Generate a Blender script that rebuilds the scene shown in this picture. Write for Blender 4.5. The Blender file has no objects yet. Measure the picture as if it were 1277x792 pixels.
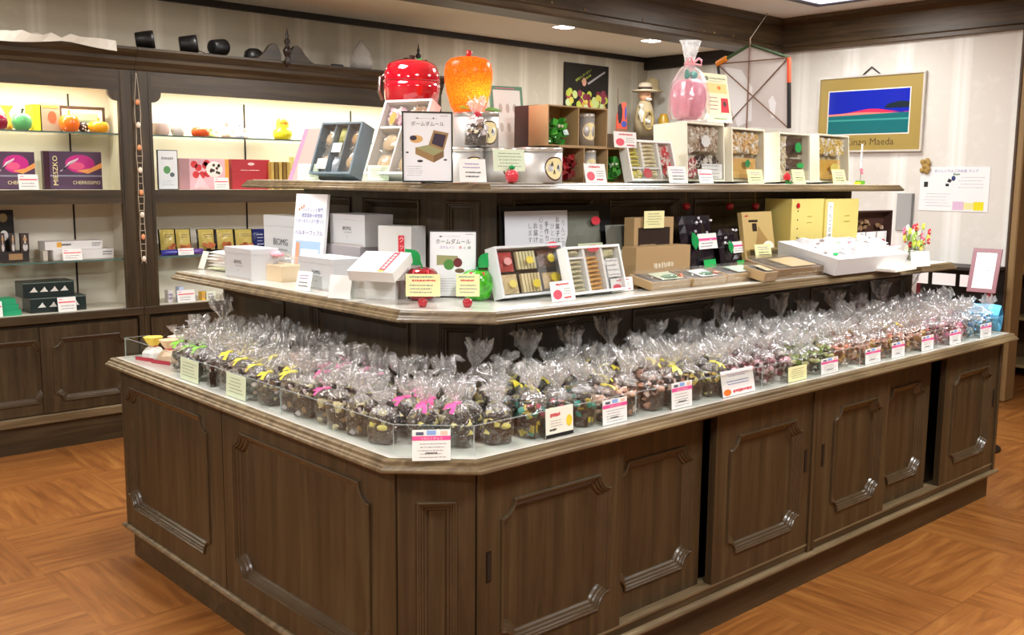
import bpy, bmesh, math, random
from mathutils import Vector, Matrix
R = math.radians
random.seed(7)
SC = bpy.context.scene
COL = SC.collection
# ------------------------------------------------------------------ camera
FPX = 1238.83
YAW, PIT, ROL = R(47.846), R(-7.993), R(0.5215)
CAM = Vector((0, 0, 1.5))
fw = Vector((math.cos(YAW)*math.cos(PIT), math.sin(YAW)*math.cos(PIT), math.sin(PIT)))
r0 = Vector((math.sin(YAW), -math.cos(YAW), 0)); u0 = r0.cross(fw)
rt = r0*math.cos(ROL)+u0*math.sin(ROL); up = -r0*math.sin(ROL)+u0*math.cos(ROL)
cd = bpy.data.cameras.new('camera'); cam = bpy.data.objects.new('camera', cd); COL.objects.link(cam)
cd.sensor_fit = 'HORIZONTAL'; cd.sensor_width = 36; cd.lens = FPX/1277*36; cd.clip_start = .02
cam.matrix_world = Matrix(((rt.x, up.x, -fw.x, 0), (rt.y, up.y, -fw.y, 0), (rt.z, up.z, -fw.z, 1.5), (0, 0, 0, 1)))
SC.camera = cam
# ------------------------------------------------------------------ view and world
SC.view_settings.view_transform = 'Standard'; SC.view_settings.look = 'None'
SC.view_settings.gamma = 1; SC.view_settings.use_curve_mapping = False
SC.view_settings.exposure = 0.4
SC.cycles.transparent_max_bounces = 40
SC.cycles.max_bounces = 9; SC.cycles.diffuse_bounces = 4; SC.cycles.glossy_bounces = 4; SC.cycles.transmission_bounces = 6
SC.cycles.caustics_reflective = False; SC.cycles.caustics_refractive = False
wd = bpy.data.worlds.new('world'); SC.world = wd; wd.use_nodes = True
wd.node_tree.nodes['Background'].inputs[0].default_value = (.95, .93, .9, 1)
wd.node_tree.nodes['Background'].inputs[1].default_value = 0.25
# ------------------------------------------------------------------ lights (most belong to a fixture built below)
CEIL, SOFF = 2.76, 2.575
def area(name, loc, sx, sy, power, col=(1, .95, .88), rot=(0, 0, 0), spread=180):
    l = bpy.data.lights.new(name, 'AREA'); l.shape = 'RECTANGLE'; l.size = sx; l.size_y = sy
    l.energy = power; l.color = col; l.spread = R(spread)
    o = bpy.data.objects.new(name, l); COL.objects.link(o); o.location = loc; o.rotation_euler = rot
    o['kind'] = 'structure'
    return o
PANELS = [(6.2, 3.66), (4.1, 2.9), (1.6, 3.1), (4.35, .8), (1.6, .4), (-1.0, 3.1), (-1.0, .4)]  # first is seen, others unseen and presumed, second added to light the island
for i, (x, y) in enumerate(PANELS):
    area('panel_light', (x, y, CEIL-.065), .5, .5, (10, 58, 20, 54, 44, 56, 48)[i], (.945, .975, 1))
DOWN = [(4.42, 4.98), (5.35, 5.02)]
DOWN_ALL = [(703, 33), (812, 50)]
# ------------------------------------------------------------------ picture geometry (rays of the photograph's camera)
def ray(px, py): return fw+(px-638.5)/FPX*rt-(py-396)/FPX*up
def on(px, py, v, ax=2):
    d = ray(px, py); return CAM+d*((v-CAM[ax])/d[ax])
def proj(P):
    d = Vector(P)-CAM; z = d.dot(fw); return 638.5+FPX*d.dot(rt)/z, 396-FPX*d.dot(up)/z
def fit(A, d, axis, target):
    # length t so that A+t*d lands on picture coordinate target
    ax = rt if axis == 0 else -up
    k = (target-(638.5 if axis == 0 else 396))/FPX
    a = Vector(A)-CAM
    return (k*a.dot(fw)-a.dot(ax))/(d.dot(ax)-k*d.dot(fw))
# ------------------------------------------------------------------ materials
MATS = {}
def lin(c):
    if isinstance(c, str): c = tuple(int(c[i:i+2], 16)/255 for i in (0, 2, 4))
    return tuple((x/12.92 if x <= .04045 else ((x+.055)/1.055)**2.4) for x in c)
def P(name, col, rough=.5, metal=0, spec=.5, emit=0, alpha=1, trans=0, coat=0, noise=0, nscale=8, bump=0, bscale=60, stretch=None):
    if name in MATS: return MATS[name]
    m = bpy.data.materials.new(name); m.use_nodes = True; nt = m.node_tree; b = nt.nodes['Principled BSDF']
    c = lin(col)
    b.inputs['Base Color'].default_value = (*c, 1); b.inputs['Roughness'].default_value = rough
    b.inputs['Metallic'].default_value = metal; b.inputs['Specular IOR Level'].default_value = spec
    b.inputs['Alpha'].default_value = alpha; b.inputs['Transmission Weight'].default_value = trans
    b.inputs['Coat Weight'].default_value = coat; b.inputs['Coat Roughness'].default_value = .08
    if emit: b.inputs['Emission Color'].default_value = (*c, 1); b.inputs['Emission Strength'].default_value = emit
    if noise or bump:
        tc = nt.nodes.new('ShaderNodeTexCoord'); mp = nt.nodes.new('ShaderNodeMapping'); nt.links.new(tc.outputs['Object'], mp.inputs[0])
        if stretch: mp.inputs['Scale'].default_value = stretch
    if noise:
        n = nt.nodes.new('ShaderNodeTexNoise'); n.inputs['Scale'].default_value = nscale; n.inputs['Detail'].default_value = 4
        r = nt.nodes.new('ShaderNodeValToRGB')
        r.color_ramp.elements[0].position = .3; r.color_ramp.elements[1].position = .7
        r.color_ramp.elements[0].color = (*[max(0, x*(1-noise)) for x in c], 1); r.color_ramp.elements[1].color = (*[min(1, x*(1+noise)) for x in c], 1)
        nt.links.new(mp.outputs[0], n.inputs[0]); nt.links.new(n.outputs[0], r.inputs[0]); nt.links.new(r.outputs[0], b.inputs['Base Color'])
    if bump:
        n2 = nt.nodes.new('ShaderNodeTexNoise'); n2.inputs['Scale'].default_value = bscale; n2.inputs['Detail'].default_value = 3
        bp = nt.nodes.new('ShaderNodeBump'); bp.inputs['Strength'].default_value = bump; bp.inputs['Distance'].default_value = .01
        nt.links.new(mp.outputs[0], n2.inputs[0]); nt.links.new(n2.outputs[0], bp.inputs['Height']); nt.links.new(bp.outputs[0], b.inputs['Normal'])
    MATS[name] = m; return m
def wood(name, dark, mid, light, axis='z', rough=.38, scale=1.0):
    if name in MATS: return MATS[name]
    m = bpy.data.materials.new(name); m.use_nodes = True; nt = m.node_tree; b = nt.nodes['Principled BSDF']; L = nt.links
    tc = nt.nodes.new('ShaderNodeTexCoord'); mp = nt.nodes.new('ShaderNodeMapping'); L.new(tc.outputs['Object'], mp.inputs[0])
    s = [26*scale, 26*scale, 26*scale]; s['xyz'.index(axis)] = 1.6*scale; mp.inputs['Scale'].default_value = s
    n = nt.nodes.new('ShaderNodeTexNoise'); n.inputs['Scale'].default_value = 1; n.inputs['Detail'].default_value = 6; n.inputs['Roughness'].default_value = .62; n.inputs['Distortion'].default_value = .8
    L.new(mp.outputs[0], n.inputs[0])
    w = nt.nodes.new('ShaderNodeTexNoise'); w.inputs['Scale'].default_value = 2.2; w.inputs['Detail'].default_value = 2
    L.new(tc.outputs['Object'], w.inputs[0])
    mx = nt.nodes.new('ShaderNodeMath'); mx.operation = 'MULTIPLY_ADD'; mx.inputs[1].default_value = .35
    L.new(w.outputs[0], mx.inputs[0]); L.new(n.outputs[0], mx.inputs[2])
    r = nt.nodes.new('ShaderNodeValToRGB'); e = r.color_ramp.elements
    e[0].position = .48; e[0].color = (*lin(dark), 1); e[1].position = .88; e[1].color = (*lin(light), 1)
    k = e.new(.66); k.color = (*lin(mid), 1)
    L.new(mx.outputs[0], r.inputs[0]); L.new(r.outputs[0], b.inputs['Base Color'])
    b.inputs['Roughness'].default_value = rough; b.inputs['Specular IOR Level'].default_value = .45
    bp = nt.nodes.new('ShaderNodeBump'); bp.inputs['Strength'].default_value = .12; bp.inputs['Distance'].default_value = .004
    L.new(n.outputs[0], bp.inputs['Height']); L.new(bp.outputs[0], b.inputs['Normal'])
    MATS[name] = m; return m
def film(name, col, body, fac, rough=.12, bump=.0, edge=.5, base=.07):
    # clear plastic film: see-through, with reflections and a milky share where it is crumpled
    if name in MATS: return MATS[name]
    m = bpy.data.materials.new(name); m.use_nodes = True; nt = m.node_tree; nt.nodes.clear(); L = nt.links
    o = nt.nodes.new('ShaderNodeOutputMaterial'); t = nt.nodes.new('ShaderNodeBsdfTransparent'); t.inputs[0].default_value = (*lin(col), 1)
    g = nt.nodes.new('ShaderNodeBsdfGlossy'); g.inputs['Roughness'].default_value = rough; g.inputs[0].default_value = (1, 1, 1, 1)
    d = nt.nodes.new('ShaderNodeBsdfDiffuse'); d.inputs[0].default_value = (*lin(body), 1)
    tl = nt.nodes.new('ShaderNodeBsdfTranslucent'); tl.inputs[0].default_value = (*lin(body), 1)
    lw = nt.nodes.new('ShaderNodeLayerWeight'); lw.inputs[0].default_value = .35
    m0 = nt.nodes.new('ShaderNodeMixShader'); m0.inputs[0].default_value = .5; L.new(d.outputs[0], m0.inputs[1]); L.new(tl.outputs[0], m0.inputs[2])
    m1 = nt.nodes.new('ShaderNodeMixShader'); m1.inputs[0].default_value = fac; L.new(t.outputs[0], m1.inputs[1]); L.new(m0.outputs[0], m1.inputs[2])
    m2 = nt.nodes.new('ShaderNodeMixShader')
    k = nt.nodes.new('ShaderNodeMath'); k.operation = 'MULTIPLY_ADD'; k.inputs[1].default_value = edge; k.inputs[2].default_value = base
    L.new(lw.outputs['Facing'], k.inputs[0]); L.new(k.outputs[0], m2.inputs[0]); L.new(m1.outputs[0], m2.inputs[1]); L.new(g.outputs[0], m2.inputs[2])
    if bump:
        tc = nt.nodes.new('ShaderNodeTexCoord'); n = nt.nodes.new('ShaderNodeTexNoise'); n.inputs['Scale'].default_value = 70; n.inputs['Detail'].default_value = 3
        bp = nt.nodes.new('ShaderNodeBump'); bp.inputs['Strength'].default_value = bump; bp.inputs['Distance'].default_value = .01
        L.new(tc.outputs['Object'], n.inputs[0]); L.new(n.outputs[0], bp.inputs['Height'])
        for q in (g, d, lw): L.new(bp.outputs[0], q.inputs['Normal'])
    L.new(m2.outputs[0], o.inputs[0]); MATS[name] = m; return m
DW = ('2E2515', '3E301E', '4F402A')
wz = wood('dark oak', *DW, axis='z')
wx = wood('dark oak along', *DW, axis='x')
wy = wood('dark oak across', *DW, axis='y')
mouldw = P('dark oak moulding', '463826', .27, noise=.16, nscale=9)
edgew = wood('worn oak edging', '54452F', '6C5B42', '8A7858', axis='x', rough=.3)
edgewy = wood('worn oak edging across', '54452F', '6C5B42', '8A7858', axis='y', rough=.3)
beamw = wood('brown oak beam', '33271A', '4A3B28', '604E38', axis='x', rough=.4)
beamwy = wood('brown oak beam across', '33271A', '4A3B28', '604E38', axis='y', rough=.4)
LAM = P('white laminate', 'CFCDC4', .22, coat=.3)
BLK = P('black', '141414', .45); WHT = P('white card', 'F4F3EF', .55); CREAM = P('cream board', 'F1E6BE', .5)
CARD = P('kraft card', 'B08A58', .7, noise=.08); STEEL = P('dark bronze metal', '2B2622', .35, metal=.7)
INK = P('black ink', '1E1E22', .6); GREYINK = P('grey ink', '8E8E92', .6); REDINK = P('red ink', 'D0283A', .5); PINKP = P('pink print', 'E8559A', .5)
BLUEINK = P('blue ink', '3D5FB0', .5)
GLS = film('clear acrylic', 'FAFDFC', 'FFFFFF', .0, .03, edge=.10, base=.025)
SHELFG = film('glass shelf', 'F4F8F4', 'E8F4F0', .02, .03, edge=.3)
# ------------------------------------------------------------------ mesh builder
class MB:
    def __init__(s, mat=None):
        s.v = []; s.f = []; s.mi = []; s.ms = []; s.sm = []; s.T = Matrix(); s.cur = 0; s.smooth = False
        if mat: s.use(mat)
    def use(s, m):
        if m not in s.ms: s.ms.append(m)
        s.cur = s.ms.index(m); return s
    def add(s, vs, fs):
        o = len(s.v); s.v += [tuple(s.T @ Vector(p)) for p in vs]
        for f in fs: s.f.append([o+i for i in f]); s.mi.append(s.cur); s.sm.append(s.smooth)
        return s
    def box(s, x0, x1, y0, y1, z0, z1):
        return s.add([(x0, y0, z0), (x1, y0, z0), (x1, y1, z0), (x0, y1, z0), (x0, y0, z1), (x1, y0, z1), (x1, y1, z1), (x0, y1, z1)],
                     [(0, 3, 2, 1), (4, 5, 6, 7), (0, 1, 5, 4), (1, 2, 6, 5), (2, 3, 7, 6), (3, 0, 4, 7)])
    def rect(s, x0, x1, z0, z1, y=0): return s.add([(x0, y, z0), (x1, y, z0), (x1, y, z1), (x0, y, z1)], [(0, 1, 2, 3)])
    def flat(s, x0, x1, y0, y1, z): return s.add([(x0, y0, z), (x1, y0, z), (x1, y1, z), (x0, y1, z)], [(0, 1, 2, 3)])
    def prism(s, pts, y0, y1):    # outline in x,z pushed from y0 to y1
        n = len(pts); vs = [(x, y0, z) for x, z in pts]+[(x, y1, z) for x, z in pts]
        return s.add(vs, [list(range(n)), list(range(2*n-1, n-1, -1))]+[(i, n+i, n+(i+1) % n, (i+1) % n) for i in range(n)])
    def plate(s, pts, z0, z1):    # outline in x,y pushed from z0 to z1
        n = len(pts); vs = [(x, y, z0) for x, y in pts]+[(x, y, z1) for x, y in pts]
        return s.add(vs, [list(range(n-1, -1, -1)), list(range(n, 2*n))]+[(i, (i+1) % n, n+(i+1) % n, n+i) for i in range(n)])
    def disc(s, cx, cz, rx, rz, y, n=20, a0=0): return s.add([(cx+rx*math.cos(a0+2*math.pi*i/n), y, cz+rz*math.sin(a0+2*math.pi*i/n)) for i in range(n)], [list(range(n))])
    def lathe(s, prof, n=24, c=(0, 0, 0), f=None):
        vs = []; fs = []
        for (r, z) in prof:
            for i in range(n):
                a = 2*math.pi*i/n; rr = r*(f(a, z) if f else 1)
                vs.append((c[0]+rr*math.cos(a), c[1]+rr*math.sin(a), c[2]+z))
        for k in range(len(prof)-1):
            for i in range(n):
                j = (i+1) % n; fs.append((k*n+i, k*n+j, (k+1)*n+j, (k+1)*n+i))
        if prof[0][0] > 1e-5: fs.append(list(range(n-1, -1, -1)))
        if prof[-1][0] > 1e-5: fs.append([(len(prof)-1)*n+i for i in range(n)])
        return s.add(vs, fs)
    def ball(s, c, r, n=10, m=6):
        if not hasattr(r, '__len__'): r = (r, r, r)
        vs = [(c[0], c[1], c[2]-r[2])]; fs = []
        for k in range(1, m):
            t = -math.pi/2+math.pi*k/m
            for i in range(n): a = 2*math.pi*i/n; vs.append((c[0]+r[0]*math.cos(t)*math.cos(a), c[1]+r[1]*math.cos(t)*math.sin(a), c[2]+r[2]*math.sin(t)))
        vs.append((c[0], c[1], c[2]+r[2])); e = len(vs)-1
        for i in range(n):
            j = (i+1) % n; fs.append((0, 1+j, 1+i)); fs.append((e, e-n+i, e-n+j))
            for k in range(m-2): fs.append((1+k*n+i, 1+k*n+j, 1+(k+1)*n+j, 1+(k+1)*n+i))
        return s.add(vs, fs)
    def tube(s, pts, r, n=8):
        pts = [Vector(p) for p in pts]; vs = []; fs = []; m = len(pts)
        for k, p in enumerate(pts):
            d = (pts[min(k+1, m-1)]-pts[max(k-1, 0)]).normalized()
            a = d.cross(Vector((0, 0, 1)) if abs(d.z) < .9 else Vector((1, 0, 0))).normalized(); b = d.cross(a)
            rr = r[k] if hasattr(r, '__len__') else r
            for i in range(n): t = 2*math.pi*i/n; vs.append(p+a*rr*math.cos(t)+b*rr*math.sin(t))
        for k in range(m-1):
            for i in range(n): j = (i+1) % n; fs.append((k*n+i, k*n+j, (k+1)*n+j, (k+1)*n+i))
        fs.append(list(range(n-1, -1, -1))); fs.append([(m-1)*n+i for i in range(n)])
        return s.add(vs, fs)
    def chunk(s, c, r, rnd):
        vs = []; 
        rot = Matrix.Rotation(rnd.random()*6.28, 4, 'Z') @ Matrix.Rotation(rnd.random()*6.28, 4, 'X')
        for x in (-1, 1):
            for y in (-1, 1):
                for z in (-1, 1):
                    v = rot @ Vector((x*r*rnd.uniform(.5, 1), y*r*rnd.uniform(.5, 1), z*r*rnd.uniform(.4, .9))); vs.append(v+Vector(c))
        return s.add(vs, [(0, 1, 3, 2), (4, 6, 7, 5), (0, 4, 5, 1), (2, 3, 7, 6), (0, 2, 6, 4), (1, 5, 7, 3)])
    def text(s, txt, x, z, size, y=0, align='C', vert=False, sx=1, rot=0):
        if vert:
            for i, ch in enumerate(txt): s.text(ch, x, z-i*size*1.08, size, y)
            return s
        vs, fs, w = glyphs(txt)
        ox = {'C': -w/2, 'L': 0, 'R': -w}[align]; c, n = math.cos(rot), math.sin(rot)
        pts = [((a+ox)*size*sx, b*size) for a, b in vs]
        return s.add([(x+a*c-b*n, y, z+a*n+b*c) for a, b in pts], fs)
    def scrib(s, x0, x1, z0, z1, rows, y=0, fill=.55, rnd=random):   # rows of print too small to read
        h = (z1-z0)/rows
        for r in range(rows):
            x = x0+rnd.random()*.12*(x1-x0); e = x1-rnd.random()*.25*(x1-x0); zc = z1-(r+.5)*h
            while x < e:
                w = (x1-x0)*rnd.uniform(.03, .09)
                s.rect(x, min(x+w, e), zc-h*fill/2*rnd.uniform(.5, 1), zc+h*fill/2*rnd.uniform(.5, 1), y); x += w*1.35
        return s
    def build(s, name, parent=None, loc=None, rz=0, bevel=0, seg=1, mods=None):
        me = bpy.data.meshes.new(name); me.from_pydata(s.v, [], s.f); me.update()
        for m in s.ms: me.materials.append(m)
        me.polygons.foreach_set('material_index', s.mi); me.polygons.foreach_set('use_smooth', s.sm)
        o = bpy.data.objects.new(name, me); COL.objects.link(o)
        if parent: o.parent = parent
        if loc is not None: o.location = loc
        if rz: o.rotation_euler = (0, 0, rz)
        if bevel:
            b = o.modifiers.new('bevel', 'BEVEL'); b.width = bevel; b.segments = seg; b.limit_method = 'ANGLE'; b.angle_limit = R(40)
        return o
_g = {}
def glyphs(t):
    if t not in _g:
        c = bpy.data.curves.new('t', 'FONT'); c.body = t; c.resolution_u = 2; o = bpy.data.objects.new('t', c); COL.objects.link(o)
        dg = bpy.context.evaluated_depsgraph_get(); me = bpy.data.meshes.new_from_object(o.evaluated_get(dg))
        vs = [(v.co.x, v.co.y) for v in me.vertices]; fs = [list(p.vertices) for p in me.polygons]
        bpy.data.objects.remove(o); bpy.data.curves.remove(c); bpy.data.meshes.remove(me)
        _g[t] = (vs, fs, max([v[0] for v in vs], default=0))
    return _g[t]
def tag(o, label=None, cat=None, group=None, kind=None):
    if label: o['label'] = label
    if cat: o['category'] = cat
    if group: o['group'] = group
    if kind: o['kind'] = kind
    return o
def thing(name, label, cat, loc=(0, 0, 0), rz=0, group=None, rx=0, ry=0):
    o = bpy.data.objects.new(name, None); COL.objects.link(o); o.location = loc; o.rotation_euler = (rx, ry, rz); o.empty_display_size = .05
    return tag(o, label, cat, group)
KIDS = {}
def dup(o, loc=None, rz=None, label=None, group=None, parent=None):
    c = o.copy(); COL.objects.link(c)
    if parent: c.parent = parent
    if loc is not None: c.location = loc
    if rz is not None: c.rotation_euler = (o.rotation_euler[0], o.rotation_euler[1], rz)
    if label: c['label'] = label
    if group: c['group'] = group
    for ch in o.children: dup(ch, parent=c)
    return c
def struct(o): o['kind'] = 'structure'; return o
# ------------------------------------------------------------------ room shell
XW, YB = 7.05, 6.0
fl = MB(P('floor screed', '8A5228', .5)).box(-3, 9.2, -3, 6.1, -.06, -.004).build('floor'); struct(fl)
def floormat(name, axis, tint):
    m = bpy.data.materials.new(name); m.use_nodes = True; nt = m.node_tree; b = nt.nodes['Principled BSDF']; L = nt.links
    tc = nt.nodes.new('ShaderNodeTexCoord'); oi = nt.nodes.new('ShaderNodeObjectInfo'); ad = nt.nodes.new('ShaderNodeVectorMath'); ad.operation = 'ADD'
    sc = nt.nodes.new('ShaderNodeVectorMath'); sc.operation = 'SCALE'; sc.inputs[3].default_value = 30
    cb = nt.nodes.new('ShaderNodeCombineXYZ'); L.new(oi.outputs['Random'], cb.inputs[0]); L.new(oi.outputs['Random'], cb.inputs[1]); L.new(cb.outputs[0], sc.inputs[0])
    L.new(tc.outputs['Object'], ad.inputs[0]); L.new(sc.outputs[0], ad.inputs[1])
    mp = nt.nodes.new('ShaderNodeMapping'); mp.inputs['Scale'].default_value = (2.4, 26, 1) if axis == 0 else (26, 2.4, 1); L.new(ad.outputs[0], mp.inputs[0])
    n = nt.nodes.new('ShaderNodeTexNoise'); n.inputs['Scale'].default_value = 1; n.inputs['Detail'].default_value = 7; n.inputs['Roughness'].default_value = .6; n.inputs['Distortion'].default_value = .9
    L.new(mp.outputs[0], n.inputs[0])
    r = nt.nodes.new('ShaderNodeValToRGB'); e = r.color_ramp.elements
    e[0].position = .3; e[0].color = (*lin('74441C'), 1); e[1].position = .75; e[1].color = (*lin('A87238'), 1); k = e.new(.5); k.color = (*lin('8E5828'), 1)
    L.new(n.outputs[0], r.inputs[0])
    hs = nt.nodes.new('ShaderNodeHueSaturation'); mr = nt.nodes.new('ShaderNodeMapRange'); mr.inputs[3].default_value = .93; mr.inputs[4].default_value = 1.04
    L.new(oi.outputs['Random'], mr.inputs[0]); L.new(mr.outputs[0], hs.inputs['Value']); L.new(r.outputs[0], hs.inputs['Color']); L.new(hs.outputs[0], b.inputs['Base Color'])
    b.inputs['Roughness'].default_value = .34; b.inputs['Specular IOR Level'].default_value = .45
    return m
FM = [floormat('oak block along', 0, 1), floormat('oak block across', 1, 1)]
TS = .6
tm = []
for a in (0, 1): 
    t = MB(FM[a]).box(0, TS-.0004, 0, TS-.0004, -.004, 0); tm.append(t)
first = [None, None]
for i in range(-1, 13):
    for j in range(-1, 10):
        a = (i+j) % 2; x, y = i*TS-.1, j*TS+.23
        if first[a] is None: o = tm[a].build('floor_tile', fl, (x, y, 0)); first[a] = o
        else:
            o = first[a].copy(); COL.objects.link(o); o.location = (x, y, 0)
def paper(name, horiz, period, a, b_, c_):
    m = bpy.data.materials.new(name); m.use_nodes = True; nt = m.node_tree; b = nt.nodes['Principled BSDF']; L = nt.links
    tc = nt.nodes.new('ShaderNodeTexCoord'); sp = nt.nodes.new('ShaderNodeSeparateXYZ'); L.new(tc.outputs['Object'], sp.inputs[0])
    d = nt.nodes.new('ShaderNodeMath'); d.operation = 'DIVIDE'; d.inputs[1].default_value = period; L.new(sp.outputs[horiz], d.inputs[0])
    fr = nt.nodes.new('ShaderNodeMath'); fr.operation = 'FRACT'; L.new(d.outputs[0], fr.inputs[0])
    r = nt.nodes.new('ShaderNodeValToRGB'); r.color_ramp.interpolation = 'EASE'; e = r.color_ramp.elements
    e[0].position = 0; e[0].color = (*lin(a), 1); e[1].position = 1; e[1].color = (*lin(a), 1)
    for p, cc in ((.34, a), (.38, b_), (.46, c_), (.52, b_), (.56, c_), (.64, b_), (.7, a)):
        k = e.new(p); k.color = (*lin(cc), 1)
    L.new(fr.outputs[0], r.inputs[0])
    n = nt.nodes.new('ShaderNodeTexNoise'); n.inputs['Scale'].default_value = 14; n.inputs['Detail'].default_value = 4; L.new(tc.outputs['Object'], n.inputs[0])
    mr = nt.nodes.new('ShaderNodeMapRange'); mr.inputs[1].default_value = .55; mr.inputs[2].default_value = .72; mr.inputs[4].default_value = .35; L.new(n.outputs[0], mr.inputs[0])
    mx = nt.nodes.new('ShaderNodeMix'); mx.data_type = 'RGBA'; mx.inputs[7].default_value = (*lin(c_), 1); L.new(mr.outputs[0], mx.inputs[0]); L.new(r.outputs[0], mx.inputs[6])
    L.new(mx.outputs[2], b.inputs['Base Color']); b.inputs['Roughness'].default_value = .7
    return m
WPB = paper('striped wallpaper back', 0, .335, 'BDB5A2', 'C8C0AE', 'D2CBBB')
WPR = paper('striped wallpaper right', 1, .42, 'DAD6CF', 'E4E2DC', 'EDEBE7')
struct(MB(WPB).box(-3, 9.2, YB, YB+.1, 0, 2.9).build('wall_back'))
struct(MB(WPR).box(XW, XW+.1, 2.76, YB, 0, 2.9).build('wall_right'))
PLN = P('plain wall paint', 'CFC4AE', .8)
struct(MB(PLN).box(-3.1, -3, -3, 6, 0, 2.9).build('wall_left'))
struct(MB(PLN).box(-3.1, 9.2, -3.1, -3, 0, 2.9).build('wall_front'))
struct(MB(P('alcove wall paint', '9C8A66', .8)).box(9.1, 9.2, -3, 6, 0, 2.9).build('wall_alcove'))
CP = P('ceiling paint', 'F2F1EC', .85)
struct(MB(CP).box(-3.1, 9.2, -3.1, 4.62, CEIL, CEIL+.1).build('ceiling'))
struct(MB(P('soffit paint', 'E8E6DC', .85)).box(-3.1, 9.2, 4.75, 6.1, SOFF, SOFF+.3).build('ceiling_soffit'))
# beam along the soffit edge, with a stepped moulding, and the cornice on the right wall
b = MB(beamw)
b.prism([(4.58, 2.50), (4.80, 2.50), (4.80, 2.9), (4.62, 2.9), (4.62, CEIL-.045), (4.60, CEIL-.06), (4.60, CEIL-.01), (4.57, CEIL), (4.545, CEIL-.002), (4.545, CEIL-.03), (4.585, CEIL-.05), (4.585, 2.56), (4.565, 2.545), (4.565, 2.515)], -3, XW)
# prism is built as (x,z) by y: turn it so that x becomes y
o = b.build('trim_1'); 
for v in o.data.vertices: v.co = Vector((v.co.y, v.co.x, v.co.z))
o.data.flip_normals(); struct(o)
b = MB(beamwy)
b.prism([(XW, 2.505), (XW-.055, 2.505), (XW-.055, 2.53), (XW-.035, 2.545), (XW-.035, CEIL-.06), (XW-.06, CEIL-.045), (XW-.09, CEIL-.03), (XW-.09, CEIL), (XW, CEIL)], -3, 4.6)
struct(b.build('trim_2'))
struct(MB(P('black brown trim', '1F1814', .5)).box(XW-.05, XW-.001, 4.8, 6, 2.47, SOFF).build('trim_3'))
struct(MB(MATS['black brown trim']).box(-3, XW-.05, YB-.03, YB-.001, 2.535, SOFF).build('trim_4'))
# door frame post where the right wall ends
b = MB(P('dark post', '4A3626', .4)).box(XW-.03, XW+.12, 2.735, 2.76, 0, 2.51)
b.use(P('tan post', '8C7048', .5)).box(XW-.04, XW+.12, 2.69, 2.735, 0, 2.51)
struct(b.build('trim_5', bevel=.008))
# bolts on the beam
bm_ = MB(P('brass screw', 'B79A6A', .3, metal=1)); bm_.smooth = True
for px, py in ((688, 3), (729, 12), (802, 25), (877, 39), (890, 41), (914, 45)):
    q = on(px, py, 4.585, 1); bm_.ball((q.x, 4.583, q.z), .008, 8, 5)
tag(bm_.build('screw_heads', bpy.data.objects['trim_1']), kind='stuff')
# ceiling light panels
LAMPW = P('lamp diffuser', 'FFF6E8', .4, emit=9.0)
for i, (x, y) in enumerate(PANELS):
    if i == 0:
        fx = thing('ceiling_light', 'square recessed ceiling light panel with dark louvred frame, top edge of photo', 'light', (x, y, CEIL), 0, 'ceiling light panels')
        b = MB(P('louvre frame', '55566A', .3, metal=.4))
        for s in (-1, 1):
            b.box(-.34, .34, min(s*.34, s*.27), max(s*.34, s*.27), -.03, 0); b.box(min(s*.34, s*.27), max(s*.34, s*.27), -.27, .27, -.03, 0)
        b.build('frame', fx, bevel=.004)
        MB(LAMPW).box(-.27, .27, -.27, .27, -.02, -.002).build('diffuser', fx)
        fx0 = fx
    else:
        dup(fx0, (x, y, CEIL), 0, 'square ceiling light panel out of view, '+['', 'added above the island right wing for light', 'above the island left wing', 'above the right aisle', 'above the front aisle', 'above the left aisle', 'behind the left aisle'][i], 'ceiling light panels')
for k, (px, py) in enumerate(DOWN_ALL):
    q = on(px, py, SOFF); q.z = SOFF
    fx = thing('downlight', ['small bright square downlight in the soffit, nearer the vent slots', 'small bright square downlight in the soffit, nearer the room corner'][k], 'light', q, 0, 'soffit downlights')
    MB(P('downlight rim', 'F4F0E8', .4)).box(-.075, .075, -.06, .06, -.006, 0).build('rim', fx, bevel=.003)
    MB(P('downlight bulb', 'FFFFFF', .4, emit=25)).box(-.06, .06, -.045, .045, -.009, -.0062).build('bulb', fx)
    area('soffit_light', (q.x, q.y, SOFF-.02), .1, .1, 9, (1, .98, .93))
for k in (1.3, 2.6):
    area('soffit_light', (k, 5.2, SOFF-.02), .1, .1, 5, (1, .95, .88))  # further unseen lights over the wall cabinets, with no fixture built
# vent slots in the soffit
for k, (p, q) in enumerate((((560, -5), (688, 17)), ((706, 21), (960, 63)))):
    a, c = on(*p, SOFF), on(*q, SOFF); y = (a.y+c.y)/2
    v = thing('ceiling_vent', ['dark slotted vent in the soffit at the top edge left of the downlights', 'long dark slotted vent running beside the beam behind the downlights'][k], 'vent', (a.x, y, SOFF))
    w = c.x-a.x
    MB(BLK).box(0, w, -.05, .05, -.002, 0).build('backing', v)
    for s in (-.045, -.012, .02, .05): MB(P('vent slat', '4F463B', .4)).box(0, w, s-.006, s+.006, -.012, -.002).build('slat', v)
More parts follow.
